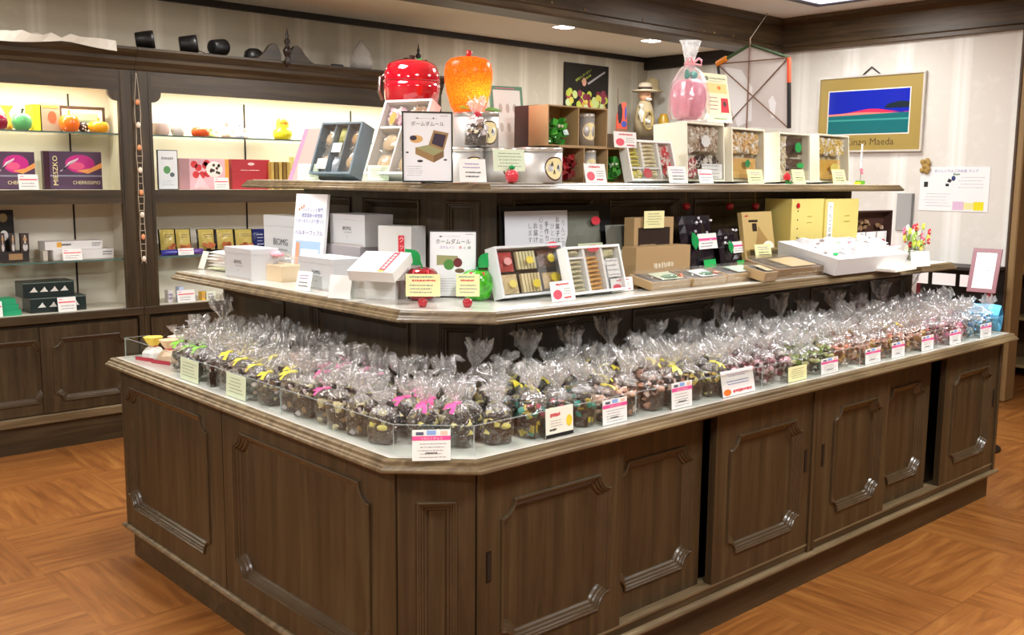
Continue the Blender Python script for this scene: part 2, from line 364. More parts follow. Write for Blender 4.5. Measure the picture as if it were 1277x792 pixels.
# ------------------------------------------------------------------ joinery
def notched(x0, x1, z0, z1, r, s=0, n=6, corners=(1, 1, 1, 1)):
    # rectangle inset by s with hollow quarter-round corners of radius r, corner order: bl br tr tl
    pts = []; cs = [(x0, z0, 1, 1), (x1, z0, -1, 1), (x1, z1, -1, -1), (x0, z1, 1, -1)]
    rr = r+s; t0 = math.asin(min(1, s/rr)); 
    for k, (cx, cz, dx, dz) in enumerate(cs):
        arc = []
        for i in range(n+1):
            t = t0+(math.pi/2-2*t0)*i/n
            arc.append((cx+dx*rr*math.cos(t), cz+dz*rr*math.sin(t)))   # from the x side to the z side
        # tiny square step where the hollow meets the rails
        if k in (1, 3): pts += arc[::1] if k in (1, 3) else arc
        else: pts += arc[::-1]
    return pts
def order(k): pass
PROF = [(0, 0), (.0012, .006), (.005, .0075), (.007, .0035), (.011, .003), (.0135, -.003), (.018, -.0045), (.021, -.010), (.027, -.0125), (.031, -.019), (.034, -.020)]
def panel_door(w, h, r, mat, mx0, mx1, mz0, mz1, th=.02, square=False, name='door', parent=None, loc=(0, 0, 0), pull=None):
    # slab in x,z; front at y=0, opened for a moulded panel
    b = MB(mat)
    out = [(0, 0), (w, 0), (w, h), (0, h)]
    lo = notched(mx0, mx1, mz0, mz1, r) if not square else [(mx0, mz0), (mx1, mz0), (mx1, mz1), (mx0, mz1)]
    def ring(s):
        if square: return [(mx0+s, mz0+s), (mx1-s, mz0+s), (mx1-s, mz1-s), (mx0+s, mz1-s)]
        return notched(mx0, mx1, mz0, mz1, r, s)
    bm = bmesh.new(); e = []
    for L in (out, lo):
        vv = [bm.verts.new((x, 0, z)) for x, z in L]
        for i in range(len(vv)): e.append(bm.edges.new((vv[i], vv[(i+1) % len(vv)])))
    bmesh.ops.triangle_fill(bm, edges=e, use_beauty=True)
    bmesh.ops.recalc_face_normals(bm, faces=bm.faces)
    bm.verts.index_update()
    vs = [tuple(v.co) for v in bm.verts]
    fs = []
    for f in bm.faces:
        ids = [v.index for v in f.verts]
        if f.normal.y > 0: ids = ids[::-1]
        fs.append(ids)
    bm.free(); b.add(vs, fs)
    b.add([(0, 0, 0), (w, 0, 0), (w, 0, h), (0, 0, h), (0, th, 0), (w, th, 0), (w, th, h), (0, th, h)], [(0, 4, 5, 1), (1, 5, 6, 2), (2, 6, 7, 3), (3, 7, 4, 0), (4, 7, 6, 5)])
    deep = [(x, -PROF[-1][1]) for x, z in [(0, 0)]]
    inner = ring(PROF[-1][0]); b.add([(x, -PROF[-1][1], z) for x, z in inner], [list(range(len(inner)))])
    d = b.build(name, parent, loc)
    m = MB(mouldw); loops = [ring(s) for s, _ in PROF]; n = len(lo)
    vs = [(x, -dep, z) for (s, dep), L in zip(PROF, loops) for x, z in L]
    fs = [(k*n+i, k*n+(i+1) % n, (k+1)*n+(i+1) % n, (k+1)*n+i) for k in range(len(PROF)-1) for i in range(n)]
    m.add(vs, fs); m.build('panel_moulding', d)
    if pull is not None:
        p = MB(STEEL); x, z = pull
        p.box(x-.0085, x+.0085, -.0015, .001, z-.042, z+.042)
        p.use(BLK).box(x-.0055, x+.0055, -.0022, -.001, z-.037, z+.037); p.build('finger_pull', d)
    return d
def sweep(b, path, prof, closed=True):
    # path: plan outline, counter-clockwise; prof: (outward, z) points
    n = len(path); rows = []
    for i in range(n):
        p = Vector(path[i]); a = Vector(path[i-1]) if (closed or i) else None; c = Vector(path[(i+1) % n]) if (closed or i < n-1) else None
        n1 = None; n2 = None
        if a is not None: d = (p-a).normalized(); n1 = Vector((d.y, -d.x))
        if c is not None: d = (c-p).normalized(); n2 = Vector((d.y, -d.x))
        n1 = n1 or n2; n2 = n2 or n1
        m = (n1+n2); m = m/m.length; m = m/max(.2, m.dot(n1)); rows.append(m)
    vs = [(path[i][0]+rows[i].x*o, path[i][1]+rows[i].y*o, z) for i in range(n) for o, z in prof]; k = len(prof)
    fs = []
    for i in range(n if closed else n-1):
        j = (i+1) % n
        for q in range(k-1): fs.append((i*k+q, j*k+q, j*k+q+1, i*k+q+1))
    b.add(vs, fs); return b
# ---- island of three tiers. Plan runs from the left wing's end, round the chamfered corner, to the right wing's end
def plan(X, Y, c0, c1, yl, xr, dep):   # counter-clockwise
    return [(X, yl), (X, c0), (c1, Y), (xr, Y), (xr, Y+dep), (X+dep, Y+dep), (X+dep, yl)]
# counter
CX, CY = 1.373, 1.826
cpl = plan(CX+.042, CY+.049, 1.99+.01, 1.56+.025, 3.825, 4.835, 1.15)      # body
G = 'island cabinets under the lower counter'
def unit_right(name, label, x0, x1, doors):
    t = thing(name, label, 'cabinet', ((x0+x1)/2, 1.875, 0), 0, G); ox = -(x1-x0)/2
    b = MB(wz)
    b.box(ox, ox+.022, 0, .4, .135, .762); b.box(-ox-.022, -ox, 0, .4, .135, .762)
    b.use(wx).box(ox+.022, -ox-.022, 0, .4, .742, .762); b.box(ox+.022, -ox-.022, .006, .4, .135, .160); b.box(ox+.022, -ox-.022, .38, .4, .16, .742)
    b.build('carcass', t, bevel=.0015)
    MB(edgew).box(ox+.022, -ox-.022, .004, .07, .160, .167).build('door_track', t)
    for (a, c, front, pull, mo) in doors:
        w, h = c-a, .574; y = .006 if front else .042
        panel_door(w, h, .046, wz, mo[0]-a, mo[1]-a, .245-.167, .658-.167, .026, parent=t, loc=(a-(x0+x1)/2, y, .1675), pull=(pull-a, .49-.1675) if pull else None)
    return t
unit_right('sliding_door_cabinet', 'oak cabinet with three sliding doors on the right face, beside the chamfered corner', 1.585, 3.205,
           [(1.607, 2.150, 1, 1.628, (1.668, 2.098)), (2.08, 2.578, 0, None, (2.16, 2.535)), (2.605, 3.182, 1, 3.150, (2.68, 3.118))])
unit_right('sliding_door_cabinet', 'oak cabinet with three sliding doors on the right face, at the far right end', 3.207, 4.835,
           [(3.23, 3.755, 1, 3.268, (3.335, 3.70)), (3.70, 4.188, 0, None, (3.80, 4.14)), (4.255, 4.812, 1, 4.775, (4.335, 4.735))])
def unit_left(label, y0, y1, mo):
    t = thing('panelled_cabinet', label, 'cabinet', (1.415, (y0+y1)/2, 0), -math.pi/2, G); w = y1-y0
    MB(wz).box(-w/2, w/2, .026, .155, .135, .762).build('carcass', t, bevel=.0015)
    # local x runs towards -Y
    a = y1-mo[1]; c = y1-mo[0]
    panel_door(w-.003, .625, .05, wz, a, c, .212-.137, .70-.137, .026, parent=t, loc=(-w/2+.0015, 0, .137))
unit_left('oak cabinet with a notched panel at the left end of the island, beside the aisle', 2.965, 3.825, (3.07, 3.785))
unit_left('oak cabinet with a large notched panel, left of the chamfered corner', 2.0, 2.963, (2.11, 2.89))
# chamfered corner
A, B = Vector((1.415, 2.0)), Vector((1.585, 1.875)); d = (B-A); w = d.length; ang = math.atan2(d.y, d.x)
t = thing('corner_cabinet', 'narrow oak corner cabinet with a tall plain sunk panel on the chamfer', 'cabinet', ((A.x+B.x)/2, (A.y+B.y)/2, 0), ang, G)
panel_door(w-.012, .625, 0, wz, .048, w-.058, .03, .545, .026, square=True, name='panel', parent=t, loc=(-w/2+.006, 0, .137))
# plinth, base moulding, worktop: continuous pieces
t = thing('island_plinth', 'dark oak plinth with thin rounded moulding running round the foot of the island', 'plinth', (1.435, 1.895, 0), 0)
pl = plan(1.435, 1.895, 2.005, 1.60, 3.81, 4.815, 1.12)
def rel(pts, o=(1.435, 1.895)): return [(x-o[0], y-o[1]) for x, y in pts]
b = MB(wx); sweep(b, rel(pl), [(0, 0), (0, .118)]); b.build('plinth_board', t)
b = MB(edgew); sweep(b, rel(pl), [(.0, .116), (.028, .116), (.034, .120), (.035, .126), (.032, .131), (.024, .1345), (0, .1345)]); b.build('base_moulding', t)
def worktop(name, label, pts, zt, th, over, org):
    t = thing(name, label, 'worktop', (org[0], org[1], zt), 0)
    r = rel(pts, org)
    b = MB(edgew)
    # lip: pts is the outer line of the lower nosing
    pr = [(-.10, -th), (-.012, -th), (-.002, -th+.002), (0, -th+.006), (-.001, -th+.011), (-.006, -th+.014), (-.0075, -th+.018), (-.013, -th+.022), (-.0145, -.004), (-.020, 0.0), (-.034, .0)]
    sweep(b, r, pr); b.build('edge_moulding', t)
    # laminate sheet with a rounded white strip
    ins = []
    b = MB(LAM); sweep(b, r, [(-.034, -.001), (-.034, .0005), (-.036, .0015), (-.05, .0015)])
    n = len(pts); q = []
    bb = MB(); sweep(bb, r, [(-.05, .0015)]); 
    q = [(v[0], v[1], .0015) for v in bb.v]
    b.add(q, [list(range(len(q)))]); b.build('laminate_sheet', t)
    return t
CT, MT, UT = .7985, 1.1185, 1.4845
worktop('lower_counter', 'white laminate lower counter with moulded oak edge, carrying the cellophane bags', plan(CX, CY, 1.999, 1.552, 3.868, 4.878, 1.2), CT-.0015, .034, 0, (CX, CY))
worktop('middle_shelf', 'white laminate middle shelf of the island with moulded oak edge', plan(1.65, 2.106, 2.318, 1.85, 3.868, 4.80, .52), MT-.0015, .034, 0, (1.65, 2.106))
worktop('upper_shelf', 'highest shelf of the island with moulded oak edge, carrying tins and gift boxes', plan(1.9, 2.41, 2.60, 2.089, 3.735, 4.83, .62), UT-.0015, .031, 0, (1.9, 2.41))
def riser(name, label, X, Y, c0, c1, yl, xr, z0, z1, lp, rp, dep):
    t = thing(name, label, 'riser', (X, Y, z0), 0); h = z1-z0; O = (X, Y)
    # core behind the panels
    core = plan(X+.028, Y+.028, c0+.008, c1+.008, yl-.0, xr-.0, dep)
    b = MB(wz).plate(rel(core, O), 0, h); b.build('core', t)
    def face(A, B, panels, zz=(.03, .03)):
        A, B = Vector(A), Vector(B); d = B-A; w = d.length; ang = math.atan2(d.y, d.x)
        n = len(panels)
        for i, (a, c) in enumerate(panels):
            lo = 0 if i == 0 else (panels[i-1][1]+a)/2
            hi = w if i == n-1 else (c+panels[i+1][0])/2
            o = panel_door(hi-lo-.002, h, 0, wz, a-lo, c-lo, zz[0], h-zz[1], .026, square=True, name='panel', parent=t)
            p = A+d.normalized()*lo; o.location = (p.x-X, p.y-Y, 0); o.rotation_euler = (0, 0, ang)
    L = yl-c0; Rr = xr-c1; cw = (Vector((X, c0))-Vector((c1, Y))).length
    face((X, yl), (X, c0), [(a*L, c*L) for a, c in lp]); face((X, c0), (c1, Y), [(cw*.24, cw*.76)]); face((c1, Y), (xr, Y), [(a*Rr, c*Rr) for a, c in rp])
    # end panels
    return t
riser('middle_riser', 'dark oak panelled riser between lower counter and middle shelf', 1.84, 2.27, 2.475, 2.02, 3.80, 4.69, .7990, 1.082,
      [(.02, .38), (.52, .97)], [(.02, .18), (.225, .40), (.445, .62), (.655, .80), (.845, .98)], .34)
riser('upper_riser', 'dark oak panelled riser between middle shelf and upper shelf', 2.12, 2.60, 2.79, 2.28, 3.62, 4.66, 1.1190, 1.4525,
      [(.05, .42), (.52, .95)], [(.03, .20), (.24, .42), (.46, .68), (.72, .97)], .36)
# acrylic fence along the front of the lower counter
t = thing('acrylic_fence', 'clear acrylic fence standing on the lower counter edge in front of the bags', 'fence', (CX, CY, CT), 0)
fz = .078
def pane(A, B, h=fz):
    A, B = Vector(A), Vector(B); d = B-A; w = d.length; a = math.atan2(d.y, d.x)
    o = MB(GLS).box(0.001, w-.001, 0, .003, 0, h).build('acrylic_pane', t, (A.x-CX, A.y-CY, 0)); o.rotation_euler = (0, 0, a)
    q = MB(P('acrylic edge', 'C9D2D0', .2, alpha=.4)).box(0.001, w-.001, -.0003, .0033, h, h+.0012); q.box(0.0, .0015, -.0003, .0033, 0, h); e = q.build('polished_edge', o)
fa = [(CX+.055, 3.80), (CX+.055, 3.2), (CX+.055, 2.6), (CX+.055, 2.024), (1.577, CY+.055), (2.2, CY+.055), (2.85, CY+.055), (3.5, CY+.055), (4.15, CY+.055), (4.82, CY+.055)]
for a, c in zip(fa, fa[1:]): pane(a, c)
pane((CX+.15, 3.80), (CX+.055, 3.80), fz)
# ---- wall cabinets
CYF = 5.62
def display_cabinet(label, x0, x1, o0, o1, lower_panels):
    t = thing('display_cabinet', label, 'cabinet', ((x0+x1)/2, CYF, 0), 0, 'display cabinets along the back wall')
    X = (x0+x1)/2; a, c = x0-X, x1-X; p, q = o0-X, o1-X; D = .36
    WHI = P('cabinet lining', 'E2DCCB', .55)
    b = MB(wz)    # frame: stiles with notched top corners
    zt = 2.085; zo0, zo1 = .748, 1.962; r = .05
    ox = MB(wx); ox.box(p, q, 0, .025, zo1, zt)
    for sx, X0 in ((1, p), (-1, q)):
        pts = [(X0, zo1), (X0, zo1-r-.008), (X0+sx*.006, zo1-r-.008)]+[(X0+sx*(.006+r*math.sin(k*math.pi/12)), zo1-.008-r*math.cos(k*math.pi/12)) for k in range(0, 7)]+[(X0+sx*(r+.006), zo1-.0)]
        if sx < 0: pts = pts[::-1]
        b.prism(pts[::-1], 0, .025)
    ox.v += b.v[:0]; b.build('corner_bracket', t)['kind'] = 'stuff'; ox.build('top_rail', t)
    MB(wz).box(a, p, 0, .025, .70, zt).build('stile', t); MB(wz).box(q, c, 0, .025, .70, zt).build('stile', t)
    MB(wx).box(a, c, -.004, .025, .70, .747).build('bottom_rail', t, bevel=.004)
    for s, e in ((a+.012, p-.012), (q+.012, c-.012)):
        MB(wz).box(s, s+.006, -.003, 0, .76, zt-.02).box(e-.006, e, -.003, 0, .76, zt-.02).build('bead', t)
    MB(WHI).box(a+.03, c-.03, D-.02, D, .74, zt).build('back_panel', t)
    for k in ((.37, .74) if x0 > 1 else (.40, .862)):
        MB(STEEL).box(a+.03+(c-a)*k-.004, a+.03+(c-a)*k+.004, D-.026, D-.0201, .76, 1.95).build('shelf_rail', t)
    for s in (-1, 1):
        e = a if s < 0 else c
        MB(WHI).box(min(e-s*.001, e-s*.03), max(e-s*.001, e-s*.03), .026, D, .74, zt).build('side_panel', t)
    MB(WHI).box(a+.03, c-.03, .026, D-.021, 2.01, 2.03).build('inner_ceiling', t)
    MB(WHI).box(a+.03, c-.03, .0255, D-.021, .725, .7475).build('inner_floor', t)
    MB(P('tube lamp', 'FFF4DC', .4, emit=10)).box(p+.01, q-.01, .05, .075, 1.985, 2.008).build('tube_lamp', t)
    area('cabinet_lamp_light', (X, CYF+.09, 1.98), q-p-.1, .04, 10, (1, .93, .8))
    MB(P('glass rim', '55706A', .15)).box(a+.031, c-.031, .0265, .0295, 1.718, 1.7265).build('glass_edge', MB(SHELFG).box(a+.031, c-.031, .03, D-.03, 1.718, 1.7265).build('glass_shelf', t))
    MB(P('glass rim', '55706A', .15)).box(a+.031, c-.031, .0265, .0295, 1.020, 1.029).build('glass_edge', MB(SHELFG).box(a+.031, c-.031, .03, D-.03, 1.020, 1.029).build('glass_shelf', t))
    MB(wx).box(p-.004, q+.004, .004, .05, 1.338, 1.414).build('shelf_rail_board', t)
    MB(P('shelf white', 'E8E2D2', .5)).box(a+.031, c-.031, .05, D-.021, 1.385, 1.414).build('wood_shelf', t)
    # crown
    cr = MB(wx).prism([(.06, 2.075), (-.004, 2.075), (-.008, 2.083), (-.012, 2.10), (-.028, 2.125), (-.030, 2.145), (-.052, 2.165), (-.06, 2.182), (-.06, 2.196), (.37, 2.196), (.37, 2.15), (.06, 2.15)], a, c)
    o = cr.build('crown_moulding', t)
    for v in o.data.vertices: v.co = Vector((v.co.y, v.co.x, v.co.z))
    o.data.flip_normals()
    # lower part
    MB(wz).box(a, c, .03, D, .14, .70).build('lower_carcass', t)
    MB(wz).box(a, a+.03, 0, .03, .19, .70).build('lower_stile', t); MB(wz).box(c-.03, c, 0, .03, .19, .70).build('lower_stile', t)
    n = len(lower_panels)
    for i, (s, e) in enumerate(lower_panels):
        y = 0.002 if i % 2 == 0 else .012
        panel_door(e-s, .475, .045, wz, .06, e-s-.06, .055, .41, .024, parent=t, loc=(s-X, y-.004, .205))
    MB(edgew).box(a, c, -.012, .03, .15, .20).build('base_moulding', t, bevel=.006, seg=2)
    MB(wx).box(a, c, .012, .05, 0, .15).build('plinth', t)
    return t
display_cabinet('dark oak display cabinet at the left edge, with wine-red chocolate boxes on its middle shelf', .2, 2.232, .29, 2.138, [(.24, 1.0), (.98, 1.75), (1.66, 2.19)])
display_cabinet('dark oak display cabinet behind the island, with a carved pediment on its crown', 2.234, 4.40, 2.325, 4.29, [(2.27, 3.0), (2.96, 3.70), (3.66, 4.36)])
# ------------------------------------------------------------------ print and small goods helpers
def place(xl, xr, yb, yt, v, ax, rz, z, lean=0):
    # bottom-left on plane (ax, v); returns centre of the base, width, slant height
    A = on(xl, yb, v, ax)
    if z is not None: A.z = z
    dx = Vector((math.cos(rz), math.sin(rz), 0)); dy = Vector((-math.sin(rz), math.cos(rz), 0))
    w = fit(A, dx, 0, xr); C = A+dx*w/2
    h = fit(C, dy*math.sin(lean)+Vector((0, 0, math.cos(lean))), 1, yt)
    return C, w, h
NI = random.Random(3)
def face(b, style, w, h, y, bg):
    X = lambda f: (f-.5)*w
    Z = lambda f: f*h
    if style == 'pinkband':
        b.use(PINKP).rect(X(.0), X(1), Z(.66), Z(.80), y)
        b.use(WHT).text('いちじくチョコ', 0, Z(.685), h*.10, y-.0003)
        b.use(P('card blue', '8FB4E8')).rect(X(.38), X(.62), Z(.83), Z(.98), y); b.use(P('card castle', '5A5F78')).rect(X(.1), X(.3), Z(.83), Z(.93), y)
        b.use(P('card peach', 'EAC9B4')).rect(X(.74), X(.92), Z(.83), Z(.96), y); b.use(GREYINK).scrib(X(.12), X(.9), Z(.06), Z(.6), 5, y, .3)
        b.use(INK).scrib(X(.3), X(.7), Z(.2), Z(.3), 1, y, .6)
    elif style == 'lines': b.use(P('olive ink', '7E8A6A')).scrib(X(.12), X(.92), Z(.15), Z(.88), 5, y, .28)
    elif style == 'maple':
        b.use(REDINK).scrib(X(.12), X(.6), Z(.66), Z(.84), 1, y, .8); b.use(GREYINK).scrib(X(.1), X(.62), Z(.34), Z(.6), 3, y, .3)
        b.use(P('yellow print', 'E9D23A')).disc(X(.85), Z(.48), w*.11, h*.2, y, 12); b.use(INK).scrib(X(.12), X(.45), Z(.2), Z(.32), 1, y, .7)
        b.use(BLK).rect(X(0), X(1), Z(0), Z(.12), y)
    elif style == 'wavy':
        b.use(P('violet ink', '8A6BB0')).scrib(X(.15), X(.9), Z(.72), Z(.9), 2, y, .3); b.use(BLUEINK).scrib(X(.15), X(.9), Z(.4), Z(.62), 2, y, .4)
        b.use(P('orange ink', 'F07A2A')).disc(X(.14), Z(.16), w*.12, h*.13, y, 12); b.use(REDINK).scrib(X(.3), X(.95), Z(.08), Z(.26), 1, y, .8)
    elif style == 'price': 
        b.use(P('red stamp', 'E8405A')).rect(X(.05), X(.95), Z(.62), Z(.70), y); b.use(GREYINK).scrib(X(.1), X(.9), Z(.12), Z(.5), 2, y, .35); b.use(PINKP).scrib(X(.08), X(.3), Z(.8), Z(.92), 1, y, .7)
    elif style == 'apple':
        b.use(REDINK).scrib(X(.2), X(.85), Z(.74), Z(.92), 1, y, .6); b.use(P('apple print', 'E8566A')).disc(X(.26), Z(.34), w*.19, h*.24, y, 14)
        b.use(GREYINK).scrib(X(.5), X(.95), Z(.3), Z(.66), 3, y, .35); b.use(REDINK).scrib(X(.5), X(.9), Z(.08), Z(.24), 1, y, .7)
    elif style == 'memo': b.use(P('violet ink', '8A6BB0')).scrib(X(.12), X(.9), Z(.55), Z(.85), 2, y, .4); b.use(INK).scrib(X(.15), X(.9), Z(.15), Z(.5), 2, y, .4)
    return b
PALEG = P('pale green card', 'DDEBCB', .6); PALEY = P('pale yellow card', 'F1EFB4', .6)
def card(label, xl, xr, yb, yt, v, ax, rz, z, bg, style, lean=.2, name='price_card', group=None, holder=True, y=0, cat='price card'):
    C, w, h = place(xl, xr, yb, yt, v, ax, rz, z, lean)
    t = thing(name, label, cat, C, rz, group)
    s = MB(bg).box(-w/2, w/2, 0, .0012, 0, h); face(s, style, w, h, -.0006, bg)
    o = s.build('card', t, (0, 0, .002)); o.rotation_euler = (-lean, 0, 0)
    if holder:
        q = MB(GLS).box(-w/2-.003, w/2+.003, .0015, .003, 0, h+.003)
        q.box(-w/2*.6, w/2*.6, .003, .035, 0, .002); u = q.build('holder', t); u.rotation_euler = (-lean*0, 0, 0)
        u.location = (0, h*math.sin(lean)*.0+.0, 0); 
        if lean: u.rotation_euler = (-lean, 0, 0)
    return t
def crumple(rnd, k, amp): 
    ph = rnd.random()*6; kk = k
    return lambda a: 1+amp*math.cos(kk*a+ph)+amp*.6*math.cos((kk*2+1)*a+ph*2)
# ------------------------------------------------------------------ cellophane bags
FB = film('cellophane body', 'FCFCFC', 'F4F5F5', .025, .05, bump=.9, edge=.5)
FR = film('cellophane gather', 'F8F9F9', 'FFFFFF', .2, .06, bump=.9, edge=.72)
def film_mesh(seed, tall=1.0, top=.055, flat=.82):
    rnd = random.Random(seed); n = 26
    prof = [(.030, .0), (.043, .004), (.0455, .02), (.0465, .04), (.0455, .06), (.041, .078), (.032, .092), (.019, .103), (.0085, .112), (.0095, .118), (.018, .128), (.027, .142), (.033, .156), (.036, .168)]
    rows = []; k1, k2 = rnd.choice((6, 7, 8)), rnd.choice((5, 6, 7, 9)); f1 = crumple(rnd, k1, .1); f2 = crumple(rnd, k2, .33)
    tilt = (rnd.uniform(-.016, .016), rnd.uniform(-.016, .016))
    for r, z in prof:
        row = []; g = max(0, (z-.06)/.05); g = min(1, g); up_ = max(0, (z-.112)/.056)
        for i in range(n):
            a = 2*math.pi*i/n
            rr = r*((1-g)*(1+rnd.uniform(-.075, .06))+g*(f2(a)*.6+f1(a)*.4)*(1+rnd.uniform(-.12, .12)))*(1+up_*rnd.uniform(-.45, .25))
            zz = z*tall if z < .11 else .11*tall+(z-.11)*top/.055
            zz += up_*rnd.uniform(-.022, .012)*(1 if z > .13 else 0)+(rnd.uniform(-.003, .003) if .01 < z < .1 else 0)
            row.append((rr*math.cos(a)+tilt[0]*up_, rr*math.sin(a)*(flat if z < .09 else 1)+tilt[1]*up_, max(zz, 0)))
        rows.append(row)
    b = MB(FB); b.smooth = False
    vs = [p for row in rows for p in row]; m = len(rows)
    fb = []; fr = []
    for k in range(m-1):
        for i in range(n): (fb if prof[k][1] < .09 else fr).append((k*n+i, k*n+(i+1) % n, (k+1)*n+(i+1) % n, (k+1)*n+i))
    b.add(vs, fb); o = len(b.v)-len(vs)
    b.use(FR)
    for f in fr: b.f.append([o+i for i in f]); b.mi.append(b.cur); b.sm.append(False)
    return b
def hexmats(pre, cols, rough=.35): return [P(pre+' '+c, c, rough, spec=.6) for c in cols]
PAL = {
 'marbled': hexmats('sweet', ('2A1A16', '48302A', 'D8CCC6', '8A7A82', '1A100E', 'C4A898')),
 'nutty': hexmats('sweet', ('20130C', '3A2416', 'E4DAA8', '9C763A', '281710', 'D8CCD0')),
 'gold': hexmats('sweet', ('1C100B', '2A1810', 'E6DC7A', 'C8A83A', '3A2218', '180D09')),
 'teal': hexmats('sweet', ('1E120D', '2E1C14', '2A9A88', 'B8485A', 'C9B53A', '201410')),
 'peach': hexmats('sweet', ('28140E', '48281A', 'E8B8A0', 'F4D4C4', '1E0E0A', 'B87A5A')),
 'cherry': hexmats('sweet', ('3A1418', '7A1E30', 'E8B8C0', '5A1A22', 'F0E4E4', '2A1012')),
 'lime': hexmats('sweet', ('4A3A20', '8CA84A', 'E0D890', 'D8C05A', '2E2216', 'F0E8D8')),
 'coral': hexmats('sweet', ('7A4A30', 'E89070', 'F0B8A0', '9A5A3A', 'D8A84A', 'F4D8C8')),
 'rose': hexmats('sweet', ('6A3A34', 'E86A9A', 'F4A8C0', '8A4A40', 'F8D8E0', 'B85A50')),
 'sky': hexmats('sweet', ('4A5A60', '4AA8D8', '90D0F0', '6A6A60', 'E0F0F8', '2A78B0')),
}
WORD = {'marbled': 'marbled brown sweets', 'nutty': 'chocolate nut pieces', 'gold': 'dark gold-flecked chocolate', 'teal': 'chocolate with teal sweets',
        'peach': 'peach chocolate sweets', 'cherry': 'cherry-red sweets', 'lime': 'green and yellow sweets', 'coral': 'coral and brown sweets', 'rose': 'pink sweets', 'sky': 'blue foil sweets'}
def contents(key, seed):
    rnd = random.Random(seed); b = MB(); b.use(PAL[key][0])
    if key in ('gold', 'teal', 'peach', 'nutty'): b.box(-.030, .030, -.026, .022, .004, .045)
    for i in range(58):
        a = rnd.random()*6.28; r = .036*math.sqrt(rnd.random()); z = .008+.066*(i/58)**.8
        b.use(rnd.choice(PAL[key]+PAL[key][:2]+PAL[key][4:5])); b.chunk((r*math.cos(a), r*math.sin(a)*.8, z), rnd.uniform(.006, .011), rnd)
    if key in ('gold', 'teal', 'peach', 'cherry', 'lime', 'marbled'):
        b.use(PAL[key][2]); b.smooth = True
        for i in range(3): a = rnd.random()*6.28; b.ball((.024*math.cos(a), .02*math.sin(a)-.008, .05+.02*rnd.random()), (.016, .012, .009), 10, 5)
    return b
TIE = {'yellow': P('yellow tie ribbon', 'EFE04A', .4), 'pink': P('pink tie ribbon', 'F0579E', .4), 'green': P('green tie ribbon', '8FD848', .4), 'white': P('white tie ribbon', 'EFEDE8', .4)}
def tie(key):
    b = MB(TIE[key]); b.lathe([(.0105, .109), (.012, .1115), (.0105, .114)], 10)
    b.add([(-.004, -.011, .113), (.006, -.013, .112), (.012, -.034, .104), (.002, -.034, .106), (.000, -.045, .094), (.012, -.045, .092), (-.016, -.026, .112), (-.020, -.040, .100)],
          [(0, 1, 2, 3), (3, 2, 5, 4), (0, 3, 7, 6)])
    return b
# masters are built once, then copied with their meshes
FILMS = [film_mesh(10+i).build('cellophane') for i in range(6)]+[film_mesh(40+i, 1.25, .075).build('cellophane') for i in range(4)]
CONT = {k: [contents(k, 5+i*3+len(k)).build('sweets') for i in range(2)] for k in PAL}
TIES = {k: tie(k).build('tie_ribbon') for k in TIE}
for o in list(FILMS)+[q for v in CONT.values() for q in v]+list(TIES.values()): COL.objects.unlink(o)
def kid(src, parent, rz=0):
    c = src.copy(); c.parent = parent; c.rotation_euler = (0, 0, rz); COL.objects.link(c); return c
def bag(loc, pal, tk, label, group, rz=0, sc=1.0, tall=False, rnd=NI):
    t = thing('cellophane_bag', label, 'bag', loc, rz, group); t.scale = (sc, sc, sc*rnd.uniform(.9, 1.14))
    kid(rnd.choice(FILMS[6:] if tall else FILMS[:6]), t, rnd.random()*6.28*0+rnd.choice((0, math.pi)))
    kid(rnd.choice(CONT[pal]), t, rnd.choice((0, math.pi, .4)))
    if tk: kid(TIES[tk], t, rnd.uniform(-.5, .5))
    return t
ORD = ['first', 'second', 'third', 'fourth', 'fifth', 'sixth', 'seventh', 'eighth', 'ninth', 'tenth', 'eleventh', 'twelfth', 'thirteenth', 'fourteenth', 'fifteenth', 'sixteenth', 'seventeenth', 'eighteenth', 'nineteenth', 'twentieth']
for i in range(1, 10): ORD.append('twenty-'+ORD[i-1])
ORD += ['thirtieth']+['thirty-'+ORD[i] for i in range(9)]
ROWN = ['front row', 'second row', 'third row', 'back row']
# left wing: rows parallel to the left face
for r in range(4):
    x = CX+.108+r*.094; n = 0
    y = 2.14+r*.035
    while y < (3.50 if r < 3 else 3.60):
        px = proj((x, y, CT))[0]
        pal = 'marbled' if px < 335 else ('nutty' if px < 455 else 'gold')
        tk = (None if px < 285 else 'yellow' if px < 372 else 'pink' if px > 395 else None) if r < 3 else None
        if tk and NI.random() < .25: tk = None
        if px < 262 and r == 0 and n > 8: tk = 'green'
        y0 = y+NI.uniform(-.012, .012)
        bag((x+NI.uniform(-.01, .01), y0, CT+.0004), pal, tk, 'bag of %s, left wing %s, %s from corner' % (WORD[pal], ROWN[r], ORD[n]), 'cellophane bags on the left wing', -math.pi/2+NI.uniform(-.3, .3), NI.uniform(.93, 1.03))
        y += .098; n += 1
# chamfer
cs = [((1.552, 2.058), 'gold'), ((1.605, 1.985), 'gold'), ((1.60, 2.085), 'gold'), ((1.68, 2.03), 'gold'), ((1.70, 2.13), 'nutty'), ((1.76, 2.215), 'nutty')]
wl = ['left in front, behind the pink-banded card', 'right in front', 'left in the second row', 'right in the second row', 'in the third row', 'at the back against the riser']
for (q, pal), w_ in zip(cs, wl):
    bag((q[0], q[1], CT+.0004), pal, 'pink' if q[0] < 1.65 else None, 'cellophane bag of dark sweets on the chamfered corner, %s' % w_, 'cellophane bags on the chamfered corner', -.8, 1.0)
